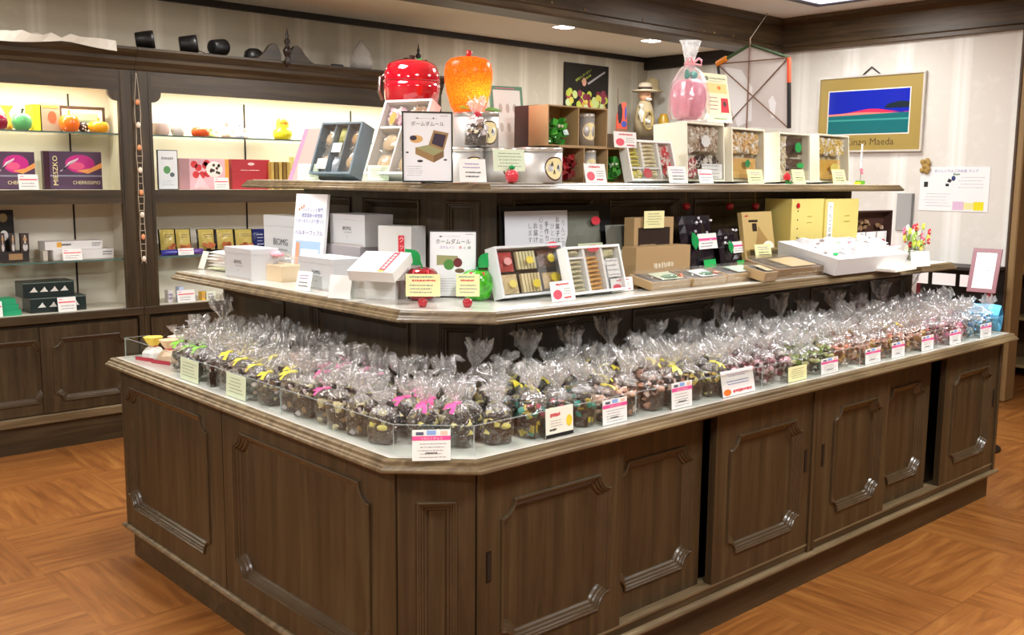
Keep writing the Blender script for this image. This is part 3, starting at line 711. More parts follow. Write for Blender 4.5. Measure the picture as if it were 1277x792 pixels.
# right wing
for r in range(4):
    yy = CY+.108+r*.094; n = 0; x = 1.70+r*.03+(.02 if r == 0 else .07)
    while x < 4.78:
        px = proj((x, yy, CT))[0]
        pal = 'gold' if px < 632 else 'teal' if px < 742 else 'peach' if px < 850 else 'gold' if px < 905 else 'cherry' if px < 975 else 'lime' if px < 1035 else 'coral' if px < 1142 else 'rose' if px < 1196 else 'sky'
        tk = 'yellow' if 640 < px < 900 and NI.random() < .4 and r < 3 else None
        if 1080 < px < 1115 and r == 1: tk = 'yellow'
        tall = r == 3 and (n % 2 == 0) and px < 1120
        if r == 3 and px > 1185: tall = True
        bag((x+NI.uniform(-.012, .012), yy+NI.uniform(-.008, .008), CT+.0004), pal, tk, 'bag of %s, right wing %s, %s from corner' % (WORD[pal], ROWN[r], ORD[n]), 'cellophane bags on the right wing', NI.uniform(-.35, .35), NI.uniform(.95, 1.07), tall)
        x += .101; n += 1
# bags on the short end of the counter beyond the riser
for k, (x, y) in enumerate(((4.76, 2.32), (4.77, 2.44), (4.75, 2.56))):
    bag((x, y, CT+.0004), 'sky', None, 'tall cellophane bag of blue sweets past the middle shelf, %s from the front' % ORD[k], 'cellophane bags at the far end', 0, 1.15, True)
bag((1.70, 3.52, CT+.0004), 'nutty', 'green', 'tall cellophane bag with dark sweets and green leaf near the left end of riser', 'cellophane bags on the left wing', 0, 1.25, True)
# blue cushioned bag hanging over the right end of the counter
t = thing('blue_pouch', 'sky-blue plastic pouch leaning over the right end of the lower counter', 'pouch', (4.838, 1.99, CT))
b = MB(P('sky blue film', '5FB4DC', .2, spec=.8)); b.smooth = False
vs = []; rn = random.Random(5)
for k in range(7):
    for i in range(7): vs.append((-.012+.05*math.sin(k/6*3.14)*(.5+.5*math.sin(i/6*3.14))+rn.uniform(-.004, .004), (i-3)*.032, .002+k*.021+rn.uniform(-.003, .003)))
b.add(vs, [(k*7+i, k*7+i+1, (k+1)*7+i+1, (k+1)*7+i) for k in range(6) for i in range(6)])
b.add([(-v[0]-.03, v[1], v[2]) for v in vs], [(k*7+i, (k+1)*7+i, (k+1)*7+i+1, k*7+i+1) for k in range(6) for i in range(6)])
b.build('pouch_film', t)
# wrapped pouches at the left end of the counter
for k, (x, y, cc, tc_, lab) in enumerate(((1.50, 3.70, 'F3F0EC', 'F4DC5A', 'white paper pouch with flared yellow top at the far left end of the counter'), (1.52, 3.60, 'E8C8A8', 'F0D0A8', 'peach paper pouch tied with red ribbon at the left end of the counter'), (1.58, 3.66, 'EFD9C4', 'F3E2D0', 'cream paper pouch behind the peach one at the left end of the counter'))):
    t = thing('paper_pouch', lab, 'pouch', (x, y, CT), -1.2)
    b = MB(P('pouch paper '+cc, cc, .6)); f = crumple(random.Random(k), 5, .12)
    b.lathe([(.03, 0), (.042, .01), (.040, .03), (.028, .045), (.014, .052)], 16, f=lambda a, z: f(a)); b.build('pouch', t)
    b = MB(P('pouch top '+tc_, tc_, .5)); b.lathe([(.014, .052), (.024, .066), (.036, .088)], 16, f=lambda a, z: f(a)); b.build('gathered_top', t)
    b = MB(P('crimson ribbon', 'C8304A', .4)); b.lathe([(.0155, .049), (.0175, .053), (.0155, .057)], 12)
    b.add([(-.05, -.045, .001), (.05, -.048, .001), (.05, -.050, .016), (-.05, -.047, .016)], [(0, 1, 2, 3)]); b.build('ribbon', t)
# ------------------------------------------------------------------ price cards along the fence
YF, XF = CY+.050, CX+.050
GC = 'pink-banded price cards on the fence'
card('pale green price card on the fence, nearest the left end of the counter', 225, 247, 478, 449, XF, 0, -math.pi/2, CT, PALEG, 'lines', .05)
card('second pale green price card on the fence, right of the brown bottle neck', 282, 306, 497, 468, XF, 0, -math.pi/2, CT, PALEG, 'lines', .05)
card('white price card with pink band standing on the chamfered corner', 514, 562, 571, 537, CY+.115, 1, -.62, CT, WHT, 'pinkband', .08, group=GC)
card('white price card with red title, yellow print and black foot', 681, 715, 548, 508, YF, 1, 0, CT, P('ivory card', 'F2EFDF'), 'maple', .05)
card('pink-banded price card, first to the right of the yellow and red one', 752, 782, 532, 498, YF, 1, 0, CT, WHT, 'pinkband', .05, group=GC)
card('pink-banded price card left of the wavy orange-marked card', 838, 863, 509, 477, YF, 1, 0, CT, WHT, 'pinkband', .05, group=GC)
card('white round-cornered card with blue lines and orange mark', 902, 942, 499, 461, YF, 1, 0, CT, P('pinkish white card', 'FBF1EF'), 'wavy', .2)
card('pale yellow price card in front of the green and yellow sweets', 983, 1006, 482, 457, YF, 1, 0, CT, PALEY, 'lines', .05)
for k, (xl, xr, yb, yt) in enumerate(((1024, 1045, 472, 447), (1079, 1098, 460, 435), (1112, 1128, 452, 427), (1149, 1164, 444, 419), (1184, 1198, 436, 412), (1222, 1236, 428, 404))):
    card('narrow pink-banded price card, %s right of the pale yellow card' % ORD[k], xl, xr, yb, yt, YF, 1, 0, CT, WHT, 'pinkband', .05, group=GC)
t = thing('bottle', 'small dark brown bottle standing between the two pale green price cards', 'bottle', (*on(257, 482, CT).xy, CT))
t.location = (CX+.075, on(257, 482, XF, 0).y, CT)
b = MB(P('dark brown glass', '2A1210', .15)); b.smooth = True; b.lathe([(.010, 0), (.011, .002), (.011, .045), (.006, .052), (.006, .06)], 14); b.build('body', t)
b = MB(P('bottle cap', '5A2A1A', .3)); b.lathe([(.0075, .06), (.0075, .07), (.0, .071)], 12); b.build('cap', t)
# ------------------------------------------------------------------ goods builders
def pillow(b, x0, x1, z0, z1, y, th, n=5, rnd=NI, jit=.0):
    vs = []
    for side in (0, 1):
        for j in range(n):
            for i in range(n):
                u, v = i/(n-1), j/(n-1); bulge = (math.sin(math.pi*u)*math.sin(math.pi*v))**.5 if 0 < u < 1 and 0 < v < 1 else .04
                d = th/2*bulge*(1+rnd.uniform(-jit, jit)); vs.append((x0+(x1-x0)*u, y+(-d if side == 0 else d), z0+(z1-z0)*v))
    m = n*n; fs = []
    for j in range(n-1):
        for i in range(n-1):
            a = j*n+i; fs += [(a, a+1, a+n+1, a+n), (m+a, m+a+n, m+a+n+1, m+a+1)]
    return b.add(vs, fs)
FP = film('packet film', 'FBFBFA', 'F6F6F4', .06, .1, bump=.35, edge=.4)
WINDOW = film('clear lid', 'FBFCFC', 'FFFFFF', .02, .05, bump=.05, edge=.3)
BISC = P('biscuit', 'C9A06A', .7, noise=.18, nscale=60); BISC2 = P('pale biscuit', 'DDBE92', .7, noise=.12, nscale=60)
def leanbox(name, label, cat, xl, xr, yb, yt, v, ax, rz, zs, lean, D, wall, cells, inner=None, group=None, frame=.008, lid=True, gifts=None, lining=None):
    z = zs+D*math.sin(lean)
    if ax == 2: v = z; zz = None
    else: zz = z
    C, w, h = place(xl, xr, yb, yt, v, ax, rz, zz, lean)
    t = thing(name, label, cat, C, rz, group); t.location.z = zs
    o = MB(wall); F = frame
    o.box(-w/2, w/2, D-.004, D, 0, h); o.box(-w/2, w/2, 0, D-.004, 0, F); o.box(-w/2, w/2, 0, D-.004, h-F, h); o.box(-w/2, -w/2+F, 0, D-.004, F, h-F); o.box(w/2-F, w/2, 0, D-.004, F, h-F)
    if lining: o.use(lining).rect(-w/2+F, w/2-F, F, h-F, min(D-.0045, .05))
    bx = o.build('box_body', t, (0, 0, D*math.sin(lean))); bx.rotation_euler = (-lean, 0, 0)
    dv = MB(wall); has = False
    for (a, c, e, g, kind, col) in cells:
        X0, X1, Z0, Z1 = (a-.5)*w, (c-.5)*w, e*h, g*h; yd = min(D*.55, .03)
        if kind == 'div': dv.box(X0, X1, .006, D-.005, Z0, Z1); has = True; continue
        m = col if not isinstance(col, str) else P('sweet '+col, col, .45)
        p = MB(m); yy = yd; th = min(D*.8, .03); nm = 'packet'
        if kind == 'pillow': pillow(p, X0+.003, X1-.003, Z0+.003, Z1-.003, yy, th, 6, jit=.35); nm = 'packet'
        elif kind == 'round':
            p.smooth = True; p.ball(((X0+X1)/2, yy, (Z0+Z1)/2), (min((X1-X0), (Z1-Z0))*.42, .008, min((X1-X0), (Z1-Z0))*.42), 14, 6); nm = 'biscuit'
            p.smooth = False; p.use(FP); pillow(p, X0+.002, X1-.002, Z0+.002, Z1-.002, yy-.001, th*.9, 5, jit=.5)
        elif kind == 'sticks':
            k = max(2, int((X1-X0)/.014))
            for i in range(k): xx = X0+(i+.5)*(X1-X0)/k; p.box(xx-.005, xx+.005, yy-.006, yy+.006, Z0+.004, Z1-.004)
            nm = 'wafer_sticks'
        elif kind == 'stack':
            k = max(3, int((Z1-Z0)/.014))
            for i in range(k): zc = Z0+(i+.5)*(Z1-Z0)/k; pillow(p, X0+.004, X1-.004, zc-.006, zc+.0055, yy-NI.uniform(0, .006), th*.8, 4)
            nm = 'packet_stack'
        elif kind == 'bits':
            for i in range(int(max(22, (X1-X0)*(Z1-Z0)/.00011))): p.use(P('sweet '+col, col, .3) if NI.random() < .6 else P('pale foil', 'EDE6DA', .3)); p.chunk((NI.uniform(X0+.01, X1-.01), yy-.004, NI.uniform(Z0+.01, Z1-.01)), NI.uniform(.008, .013), NI)
            nm = 'sweets'
        elif kind == 'badge':
            p.add([((X0+X1)/2+(X1-X0)/2*math.cos(i*math.pi/8)*(1 if i % 2 else .88), .002, (Z0+Z1)/2+(Z1-Z0)/2*math.sin(i*math.pi/8)*(1 if i % 2 else .88)) for i in range(16)], [list(range(16))]); nm = 'seal'
        elif kind == 'card': p.box(X0, X1, .003, .0045, Z0, Z1); p.use(GREYINK).scrib(X0, X1, Z0, Z1, 4, .0028, .3); nm = 'inner_card'
        q = p.build(nm, bx)
        if kind == 'bits' or kind in ('sticks', 'stack'): q['kind'] = 'stuff'
    if has: dv.build('divider', bx)['kind'] = 'stuff'
    if lid: MB(WINDOW).rect(-w/2+F*.6, w/2-F*.6, F*.6, h-F*.6, .0006).build('clear_lid', bx)
    if lean > .05:
        s = MB(GLS)
        s.box(-w*.3, w*.3, .002, .004, .0, D*math.sin(lean)*.9); s.box(-w*.3, w*.3, .002, .05, 0, .002); s.build('easel', t)
    return t, bx, w, h
def box(name, label, xl, xr, yb, yt, v, ax, rz, z, D, mat, group=None, cat='box', art=None, side=None, bev=.0012, lean=0, seam=True):
    C, w, h = place(xl, xr, yb, yt, v, ax, rz, z, lean)
    t = thing(name, label, cat, C, rz, group)
    b = MB(mat).box(-w/2, w/2, 0, D, 0, h*(.86 if seam else 1)); o = b.build('box_body', t, bevel=bev)
    if seam: MB(mat).box(-w/2-.0008, w/2+.0008, -.0008, D+.0008, h*.82, h).build('lid', t, bevel=bev)
    if art:
        p = MB(); p.use(INK); art(p, w, h); p.build('print', t)
    return t, w, h
def rmat(c, r=.5): return P('card '+c, c, r)
GREYBOX = rmat('CDCFD2', .5)
def biomg(p, w, h):
    y = -.0012
    p.use(P('dark grey ink', '3A3A40')).text('BIOMG', 0, h*.50, h*.16, y); p.use(GREYINK).scrib(-w*.12, w*.22, h*.40, h*.45, 1, y, .5); p.rect(-.003, .003, h*.27, h*.30, y)
    p.use(rmat('B9B4B0')).rect(-w*.45, w*.45, h*.0, h*.075, y)
L = -math.pi/2
M = MT
# ------------------------------------------------------------------ middle shelf, left wing
C, w, h = place(258, 283, 337, 312, M, 2, L, None)
t = thing('biscuit_slab_stack', 'loose stack of flat cream packets with red stripes at the left end of middle shelf', 'packets', C, L)
for k in range(6):
    b = MB(rmat(('E6E8C8', 'F2EFE8', 'F6F2EC', 'EFE2DA', 'F4F2EE', 'F7F5F2')[k])); b.use(b.ms[0]); pillow(b, -w/2+NI.uniform(-.008, .008), w/2, -.045, .045, 0, .026, 6)
    b.use(REDINK); b.rect(-w*.4, w*.3, -.004, .004, -.0135)
    o = b.build('packet', t, (0, .05, .010+k*.0125)); o.rotation_euler = (-math.pi/2, 0, NI.uniform(-.2, .2))
card('small blank cream card leaning beside the striped packet stack', 247, 254, 335, 314, M, 2, L, None, rmat('EFEBE2'), 'none', .35)
box('gift_box', 'white lidded box lettered BIOMG, leftmost on the middle shelf', 281, 314, 350-5, 309, M, 2, L, None, .11, GREYBOX, 'white BIOMG boxes', art=biomg)
t, w, h = box('wrapped_cake', 'beige cake block in clear film with pink paper blossom on top, middle shelf left', 318, 351, 347, 330, M, 2, L, None, .10, rmat('D9C3A0', .7), seam=False)
b = MB(FP); pillow(b, -w/2-.008, w/2+.008, -.055, .055, 0, .05, 7, jit=.5); o = b.build('film_wrap', t, (0, .05, h+.01)); o.rotation_euler = (-math.pi/2, 0, 0)
b = MB(rmat('F4A8B8'))
for k in range(7): a = k*.9; b.ball((.014*math.cos(a), .014*math.sin(a), .006), (.011, .011, .008), 7, 4)
b.use(rmat('FFFFFF')).ball((0, 0, .012), .008, 6, 4); b.build('paper_blossom', t, (0.005, .04, h+.03))
box('gift_box', 'white lidded box lettered BIOMG, standing behind the blue-lettered sign', 330, 372, 320, 269, 1.93, 0, L, M, .09, GREYBOX, 'white BIOMG boxes', art=biomg)
# tall sign
C, w, h = place(361, 400, 323, 242, 1.86, 0, L+.12, M, .12)
t = thing('shop_sign', 'tall white sign with blue Japanese lines over a pale blue picture', 'sign', C, L+.12)
b = MB(rmat('F1F2F6')); b.box(-w/2, w/2, 0, .012, 0, h); y = -.0008
b.use(P('blue ink', '3D5FB0'))
for k, (tx, zz) in enumerate((('フィナンシェ専門', .80), ('限定国産小麦使用', .735), ('バターをたっぷり使った', .67))): b.text(tx, .06*w if k < 2 else 0, zz*h, h*.052, y, sx=.92)
b.use(P('violet blue ink', '4A44A8')).text('ベルギーワッフル', 0, h*.53, h*.068, y, sx=.95)
b.use(P('orange ink', 'F07A2A')); [b.disc(-w*.36+k*w*.07, h*(.82+.02*k), w*.022, h*.018, y, 8) for k in range(3)]
b.use(rmat('A8C8E8')).rect(-w*.40, w*.40, h*.02, h*.46, y); b.use(rmat('D4E2F4')).rect(-w*.22, w*.36, h*.02, h*.37, y-.0002); b.use(INK).text('BIOMG', w*.06, h*.25, h*.034, y-.0004)
b.use(rmat('D8A07A')).rect(-w*.38, -w*.26, h*.15, h*.44, y-.0003); b.use(rmat('1A1C30')).rect(-w*.40, -w*.20, h*.02, h*.14, y-.0004)
o = b.build('sign_board', t); o.rotation_euler = (-.12, 0, 0); MB(GLS).box(-w*.3, w*.3, .016, .07, 0, .002).build('foot', t)
card('small white price card in a clear holder before the second BIOMG box', 368, 386, 362, 339, M, 2, L+.2, None, WHT, 'memo', .25)
box('gift_box', 'white lidded box lettered BIOMG, right of the small price card', 374, 416, 358, 321, M, 2, L, None, .12, GREYBOX, 'white BIOMG boxes', art=biomg)
t, w, h = box('lilac_box', 'lilac-grey low box under the large white BIOMG box', 405, 449, 331, 306, 1.93, 0, L, M, .14, rmat('A9A4A8'), seam=False)
t2, w2, h2 = box('gift_box', 'large white BIOMG box standing on the lilac-grey box', 412, 455, 308, 267, 1.94, 0, L, M+h, .12, GREYBOX, 'white BIOMG boxes', art=biomg)
def redlabel(p, w, h):
    y = -.0012
    p.use(REDINK).rect(w*.12, w*.30, h*.12, h*.86, y); p.use(rmat('F6D8D8')).text('クッキー詰合', w*.21, h*.76, h*.10, y-.0003, vert=True); p.use(GREYINK).rect(-w*.22, -w*.05, h*.36, h*.37, y); p.rect(-w*.22, -w*.21, h*.36, h*.50, y); p.rect(-w*.06, -w*.05, h*.36, h*.50, y)
    p.use(P('gold print', 'D8A83A')).rect(w*.12, w*.30, h*.06, h*.12, y)
box('gift_box', 'upright white box with red vertical label behind the red apple jar', 472, 513, 362, 282, 1.93, 0, L+.35, M, .09, rmat('D6D5D2'), 'white boxes with red labels', art=redlabel, seam=False)
t, w, h = box('flat_box', 'flat white box lying under the tilted box with the red band', 437, 493, 372, 350, M, 2, L+.6, None, .13, rmat('DAD9D6'), 'white boxes with red labels', seam=False)
fz_ = M+h
# tilted box with red band
t = thing('tilted_gift_box', 'white gift box with red band and yellow end, tilted on a flat white box', 'box', (0, 0, 0), L+.45, 'white boxes with red labels')
C = on(462, 352, fz_+.004); t.location = (C.x, C.y, fz_+.006)
b = MB(rmat('E4E3E0')).box(-.075, .085, 0, .13, 0, .035); o = b.build('box_body', t, bevel=.001); o.rotation_euler = (.42, .0, .0)
b = MB(REDINK).flat(.030, .052, .012, .125, .0358); b.use(P('gold print', 'D8A83A')).flat(.030, .052, .002, .012, .0358); b.use(rmat('C8D4E4')).flat(-.035, -.005, .05, .08, .0358); b.use(rmat('F6D8D8'))
for k in range(6): b.flat(.036, .046, .022+k*.016, .032+k*.016, .0361)
o2 = b.build('band', o)
o.location = (0, 0, .0); t.location.z += .0
MB(rmat('D6D5D2')).box(-.06, .07, .085, .115, 0, .036).build('spacer', t)
card('plain white blank card standing in front of the tilted box', 409, 436, 372, 344, M, 2, L+.35, None, WHT, 'none', .2)
box('small_box', 'small white box beside the red apple jar, under the red label box', 495, 509, 372, 338, M, 2, L+.6, None, .06, rmat('D0CFCC'), seam=False)
# ------------------------------------------------------------------ signs with the dome-box picture
def framed_sign(label, xl, xr, yb, yt, v, ax, rz, z, lean, art):
    C, w, h = place(xl, xr, yb, yt, v, ax, rz, z, lean)
    t = thing('framed_sign', label, 'sign', C, rz, 'black-framed poster signs')
    f = .0045; b = MB(BLK)
    b.box(-w/2, w/2, 0, .012, 0, f); b.box(-w/2, w/2, 0, .012, h-f, h); b.box(-w/2, -w/2+f, 0, .012, f, h-f); b.box(w/2-f, w/2, 0, .012, f, h-f); o = b.build('frame', t); o.rotation_euler = (-lean, 0, 0)
    b = MB(rmat('EEF1F6')); b.box(-w/2+f, w/2-f, .003, .011, f, h-f); art(b, w, h, .0024); q = b.build('poster', t); q.rotation_euler = (-lean, 0, 0)
    MB(BLK).box(-.02, .02, .012+h*.3*math.sin(lean), .05+h*.25*math.sin(lean), 0, .003).build('easel', t)
    return t
def art1(b, w, h, y):
    b.use(INK).text('ボームダムール', 0, h*.80, h*.072, y, sx=.95); b.use(GREYINK).scrib(w*.25, w*.42, h*.93, h*.95, 1, y); b.rect(-w*.25, w*.2, h*.900, h*.903, y); b.use(INK).disc(-w*.2, h*.905, w*.02, h*.008, y, 8); b.disc(w*.12, h*.905, w*.015, h*.012, y, 8)
    k = P('kraft print', '9A7A4A'); kd = P('kraft print dark', '7A5C34')
    b.use(k).add([(-w*.24, y, h*.40), (w*.12, y, h*.28), (w*.12, y, h*.38), (-w*.24, y, h*.49)], [(0, 1, 2, 3)])
    b.use(kd).add([(w*.12, y, h*.28), (w*.32, y, h*.36), (w*.32, y, h*.45), (w*.12, y, h*.38)], [(0, 1, 2, 3)])
    b.use(P('olive print', '8E9A6A')).add([(-w*.24, y, h*.49), (w*.12, y, h*.38), (w*.32, y, h*.45), (w*.02, y, h*.53)], [(0, 1, 2, 3)])
    b.use(k).add([(w*.02, y-.0001, h*.53), (w*.32, y-.0001, h*.45), (w*.42, y-.0001, h*.70), (w*.12, y-.0001, h*.74)], [(0, 1, 2, 3)])
    b.use(P('aubergine print', '2E1830')).add([(w*.08, y-.0002, h*.55), (w*.30, y-.0002, h*.49), (w*.37, y-.0002, h*.67), (w*.14, y-.0002, h*.70)], [(0, 1, 2, 3)])
    b.use(P('tan print', 'D8AC68')).disc(-w*.22, h*.61, w*.13, h*.055, y, 18); b.use(P('aubergine print', '2E1830')).disc(-w*.28, h*.625, w*.07, h*.035, y-.0002, 14)
    b.use(INK); b.disc(-w*.15, h*.30, w*.06, h*.018, y, 10); b.disc(-w*.4, h*.42, w*.03, h*.012, y, 8); b.disc(w*.35, h*.32, w*.04, h*.012, y, 8)
    b.use(GREYINK).scrib(-w*.42, -w*.05, h*.08, h*.24, 5, y, .22)
def art2(b, w, h, y):
    b.use(INK).text('ホームダムール', 0, h*.80, h*.085, y, sx=.88); b.use(P('violet ink', '8A6BB0')).text('スケルトン', -w*.12, h*.725, h*.05, y, sx=.9); b.use(REDINK).text('赤', w*.15, h*.725, h*.052, y); b.use(INK).text('と', w*.235, h*.725, h*.045, y); b.use(P('green ink', '2A6A3A')).text('緑', w*.33, h*.725, h*.05, y)
    b.use(GREYINK).rect(-w*.2, w*.15, h*.905, h*.908, y); b.scrib(w*.25, w*.43, h*.93, h*.95, 1, y); b.use(INK).disc(-w*.25, h*.905, w*.03, h*.01, y, 8)
    b.use(P('olive print', '9A9A6A')).add([(-w*.33, y, h*.48), (w*.1, y, h*.5), (w*.1, y, h*.62), (-w*.33, y, h*.63)], [(0, 1, 2, 3)])
    b.use(P('green print', '4A8A3A')).disc(-w*.08, h*.49, w*.11, h*.08, y-.0002, 16); b.use(P('dark red print', '6A1A24')).disc(w*.1, h*.52, w*.09, h*.07, y-.0003, 16); b.use(P('brown print', '6A543A')).disc(w*.14, h*.40, w*.1, h*.035, y, 12)
    b.use(GREYINK).scrib(-w*.3, w*.1, h*.08, h*.3, 6, y, .2)
framed_sign('black-framed sign with katakana title and red and green apple picture on the middle shelf', 534, 595, 371, 287, M, 2, -.72, None, .09, art2)
# ------------------------------------------------------------------ apple jars
LEAF = P('green leaf plastic', '149A50', .25, coat=.4)
def leafshape(b, base, direction, ln, wd, normal=(0, -1, 0)):
    d = Vector(direction).normalized(); s = d.cross(Vector(normal)).normalized(); n = Vector(normal); vs = []
    prof = (.0, .55, .9, 1, .85, .5, 0)
    for k, p in enumerate(prof):
        c = Vector(base)+d*ln*k/6-n*(-.004*math.sin(k/6*3.14))
        vs += [c-s*wd*p/2+n*.002, c, c+s*wd*p/2+n*.002]
    fs = []
    for k in range(6):
        a = k*3; fs += [(a, a+1, a+4, a+3), (a+1, a+2, a+5, a+4)]
    o = len(vs); b.add(vs, fs); b.add([v-n*.0025 for v in vs], [tuple(reversed(f)) for f in fs]); return b
def applef(a, z): return 1+.03*math.cos(5*a)*(1 if z < .02 else .3)
def apple_prof(R0, H): return [(R0*.25, .0), (R0*.55, 0), (R0*.78, H*.10), (R0*.93, H*.28), (R0, H*.5), (R0*.98, H*.68), (R0*.86, H*.86), (R0*.62, H*.97), (R0*.36, H*.985), (R0*.12, H*.92), (0.0001, H*.88)]
REDG = P('red glass', '8E1420', .1, coat=.6, spec=.8); GRG = P('green foil glass', '3FA81E', .14, coat=.6, noise=.5, nscale=40, bump=.6, bscale=45)
def apple_jar(label, px, py, wpx, m, ldir, foil=False):
    C = on(px, py, M); dist = (C-CAM).dot(fw); r_ = wpx/FPX*dist/2
    t = thing('apple_jar', label, 'jar', C, -.72, 'apple jars on the middle shelf'); t.location.z = M
    b = MB(m); b.smooth = True; H = r_*2*.93
    rn = random.Random(4); b.lathe(apple_prof(r_, H), 28, f=(lambda a, z: applef(a, z)*(1+rn.uniform(-.02, .02) if foil else 1))); b.build('jar_body', t)
    b = MB(LEAF); b.tube([(0, 0, H*.86), (0, 0, H*1.05), (ldir*.006, 0, H*1.16)], [.004, .003, .004], 8); b.build('stalk', t)
    b = MB(LEAF); leafshape(b, (ldir*.004, 0, H*1.06), (ldir*.75, 0, .8), r_*1.25, r_*.85); b.build('leaf', t)
    b = MB(REDINK); b.rect(-r_*.45, r_*.45, 0, H*.14, 0); b.use(WHT).text('りんご', 0, H*.03, H*.09, -.0003)
    o = b.build('seal', t, (0, -r_*.80, H*.84)); o.rotation_euler = (-.75, 0, 0)
    return t
apple_jar('glossy red apple-shaped jar with green leaf, left on the middle shelf corner', 526, 374, 44, REDG, -1)
apple_jar('shiny green apple-shaped jar with green leaf, right on the middle shelf corner', 595, 374, 41, GRG, 1, True)
MINI = P('mini apple red', 'A81828', .2, coat=.5)
for k, (xl, xr, yb, yt, ax_, lab) in enumerate(((506, 549, 369, 341, 527, 'pale yellow price card with a tiny red apple before the red apple jar'), (569, 598, 370, 343, 583, 'pale yellow price card with a tiny red apple before the green apple jar'))):
    base = on(ax_, 383, M); A = on(xl, 383, M); dx = Vector((math.cos(-.72), math.sin(-.72), 0)); w = fit(A, dx, 0, xr); s = w/(xr-xl)
    t = thing('price_card', lab, 'price card', (A+dx*w/2), -.72, 'yellow cards on apple clips'); t.location.z = M; ox = ((ax_-(xl+xr)/2)*s)
    b = MB(PALEY).box(-w/2, w/2, 0, .0012, 0, 28*s); b.use(P('teal ink', '3A9A8A')).scrib(-w*.4, w*.45, 23*s, 26*s, 1, -.0006, .6); b.use(REDINK).scrib(-w*.4, w*.4, 18*s, 22*s, 1, -.0006, .6); b.use(GREYINK).scrib(-w*.4, w*.4, 3*s, 16*s, 3, -.0006, .4)
    b.build('card', t, (0, 0, 13.5*s))
    b = MB(MINI); b.smooth = True; b.lathe(apple_prof(6.2*s, 11*s), 14); b.build('apple_clip', t, (ox, 0, 0)); MB(P('gold wire', 'C8A04A', .3, metal=1)).tube([(0, 0, 10*s), (.001, 0, 14*s)], .0008, 5).build('wire', t, (ox, 0, 0))
# ------------------------------------------------------------------ trays of biscuits at the corner of the right wing
DKB = rmat('2A211E'); YST = P('yellow sticker', 'F0D832', .4)
leanbox('gift_tray', 'open grey gift box of six biscuit packets with yellow stickers, red seal', 'gift box', 628, 712, 372, 305, None, 2, .03, M, .28, .045, rmat('C9CDD0'),
        [(.06, .30, .50, .92, 'pillow', 'B83A3A'), (.10, .22, .62, .78, 'badge', 'E8A0A0'), (.34, .62, .52, .92, 'sticks', 'D8D0A0'), (.42, .54, .62, .78, 'badge', YST), (.66, .92, .52, .92, 'pillow', '5A3624'), (.74, .86, .62, .80, 'badge', YST),
         (.06, .32, .06, .48, 'pillow', 'DCC898'), (.12, .24, .18, .34, 'badge', 'E8D86A'), (.36, .64, .06, .48, 'sticks', 'E8D8A8'), (.46, .58, .14, .32, 'badge', YST), (.68, .94, .10, .46, 'pillow', 'C8A870'), (.74, .90, .22, .42, 'badge', YST),
         (.76, .96, .90, 1.04, 'badge', REDINK)], lining=DKB)
leanbox('gift_tray', 'open white gift box in three columns of biscuits, with a red seal', 'gift box', 716, 783, 368, 306, None, 2, .03, M, .28, .04, rmat('F2F2F0'),
        [(.31, .35, .03, .97, 'div', ''), (.64, .68, .03, .97, 'div', ''), (.03, .31, .74, .78, 'div', ''), (.04, .30, .80, .96, 'pillow', 'C8C4A0'), (.04, .30, .05, .73, 'stack', 'CFC9A6'), (.36, .63, .06, .80, 'stack', 'D8A860'), (.69, .96, .72, .95, 'pillow', 'C8C49A'),
         (.70, .93, .30, .70, 'card', WHT), (.38, .62, .86, 1.02, 'badge', REDINK)])
card('white price card with red apple print before the grey biscuit gift box', 689, 718, 378, 351, M, 2, .1, None, WHT, 'apple', .2)
card('white price card with red writing before the white biscuit gift box', 763, 790, 366, 347, M, 2, .1, None, WHT, 'apple', .15)
# board with handwriting, clear packets
C, w, h = place(627, 762, 312, 256, 2.56, 1, 0, M, .05)
t = thing('display_board', 'black display board leaning on the upper riser behind the biscuit boxes', 'board', C); o = MB(BLK).box(-w/2, w/2, 0, .008, 0, h).build('board', t); o.rotation_euler = (-.05, 0, 0)
C, w, h = place(632, 709, 310, 263, 2.545, 1, 0, M, .05)
t = thing('letter_sheet', 'large white sheet with columns of brush writing on the black board', 'paper', C)
b = MB(rmat('DCDDE2')).box(-w/2, w/2, 0, .0015, 0, h)
for k, s_ in enumerate(('りんごの', 'お菓子は', 'ひとつひとつ', '手作りです', '心をこめて', 'お届け', 'します')): b.use(INK if k % 2 else GREYINK).text(s_, w*(.42-.09*k), h*(.80+.05*math.sin(k*2)), h*.085, -.0006, vert=True)
o = b.build('sheet', t); o.rotation_euler = (-.05, 0, 0)
def hangpack(label, xl, xr, yb, yt, Y, cols, lean=.12, zb=M):
    C, w, h = place(xl, xr, yb, yt, Y, 1, 0, zb, lean)
    t = thing('clear_packet', label, 'packet', C); b = MB(rmat(cols[0])); pillow(b, -w/2, w/2, 0, h, .015, .02, 7, jit=.2); o = b.build('packet_body', t); o.rotation_euler = (-lean, 0, 0)
    b = MB(rmat(cols[1])).box(-w*.25, w*.45, -.003, -.002, h*.1, h*.55); b.use(GREYINK).scrib(-w*.2, w*.4, h*.15, h*.5, 4, -.0034, .3); b.build('label', o)
    b = MB(REDINK); b.disc(w*.28, h*.86, w*.13, h*.06, -.006, 14); b.build('seal', o); return t
hangpack('grey-green clear packet with pale green label and red seal beside the letter sheet', 713, 756, 312, 263, 2.52, ('6A6C60', 'C8D4B0'))
hangpack('narrow clear packet with red seal behind the white biscuit box', 763, 791, 345, 280, 2.50, ('77796E', 'DDE4CC'))
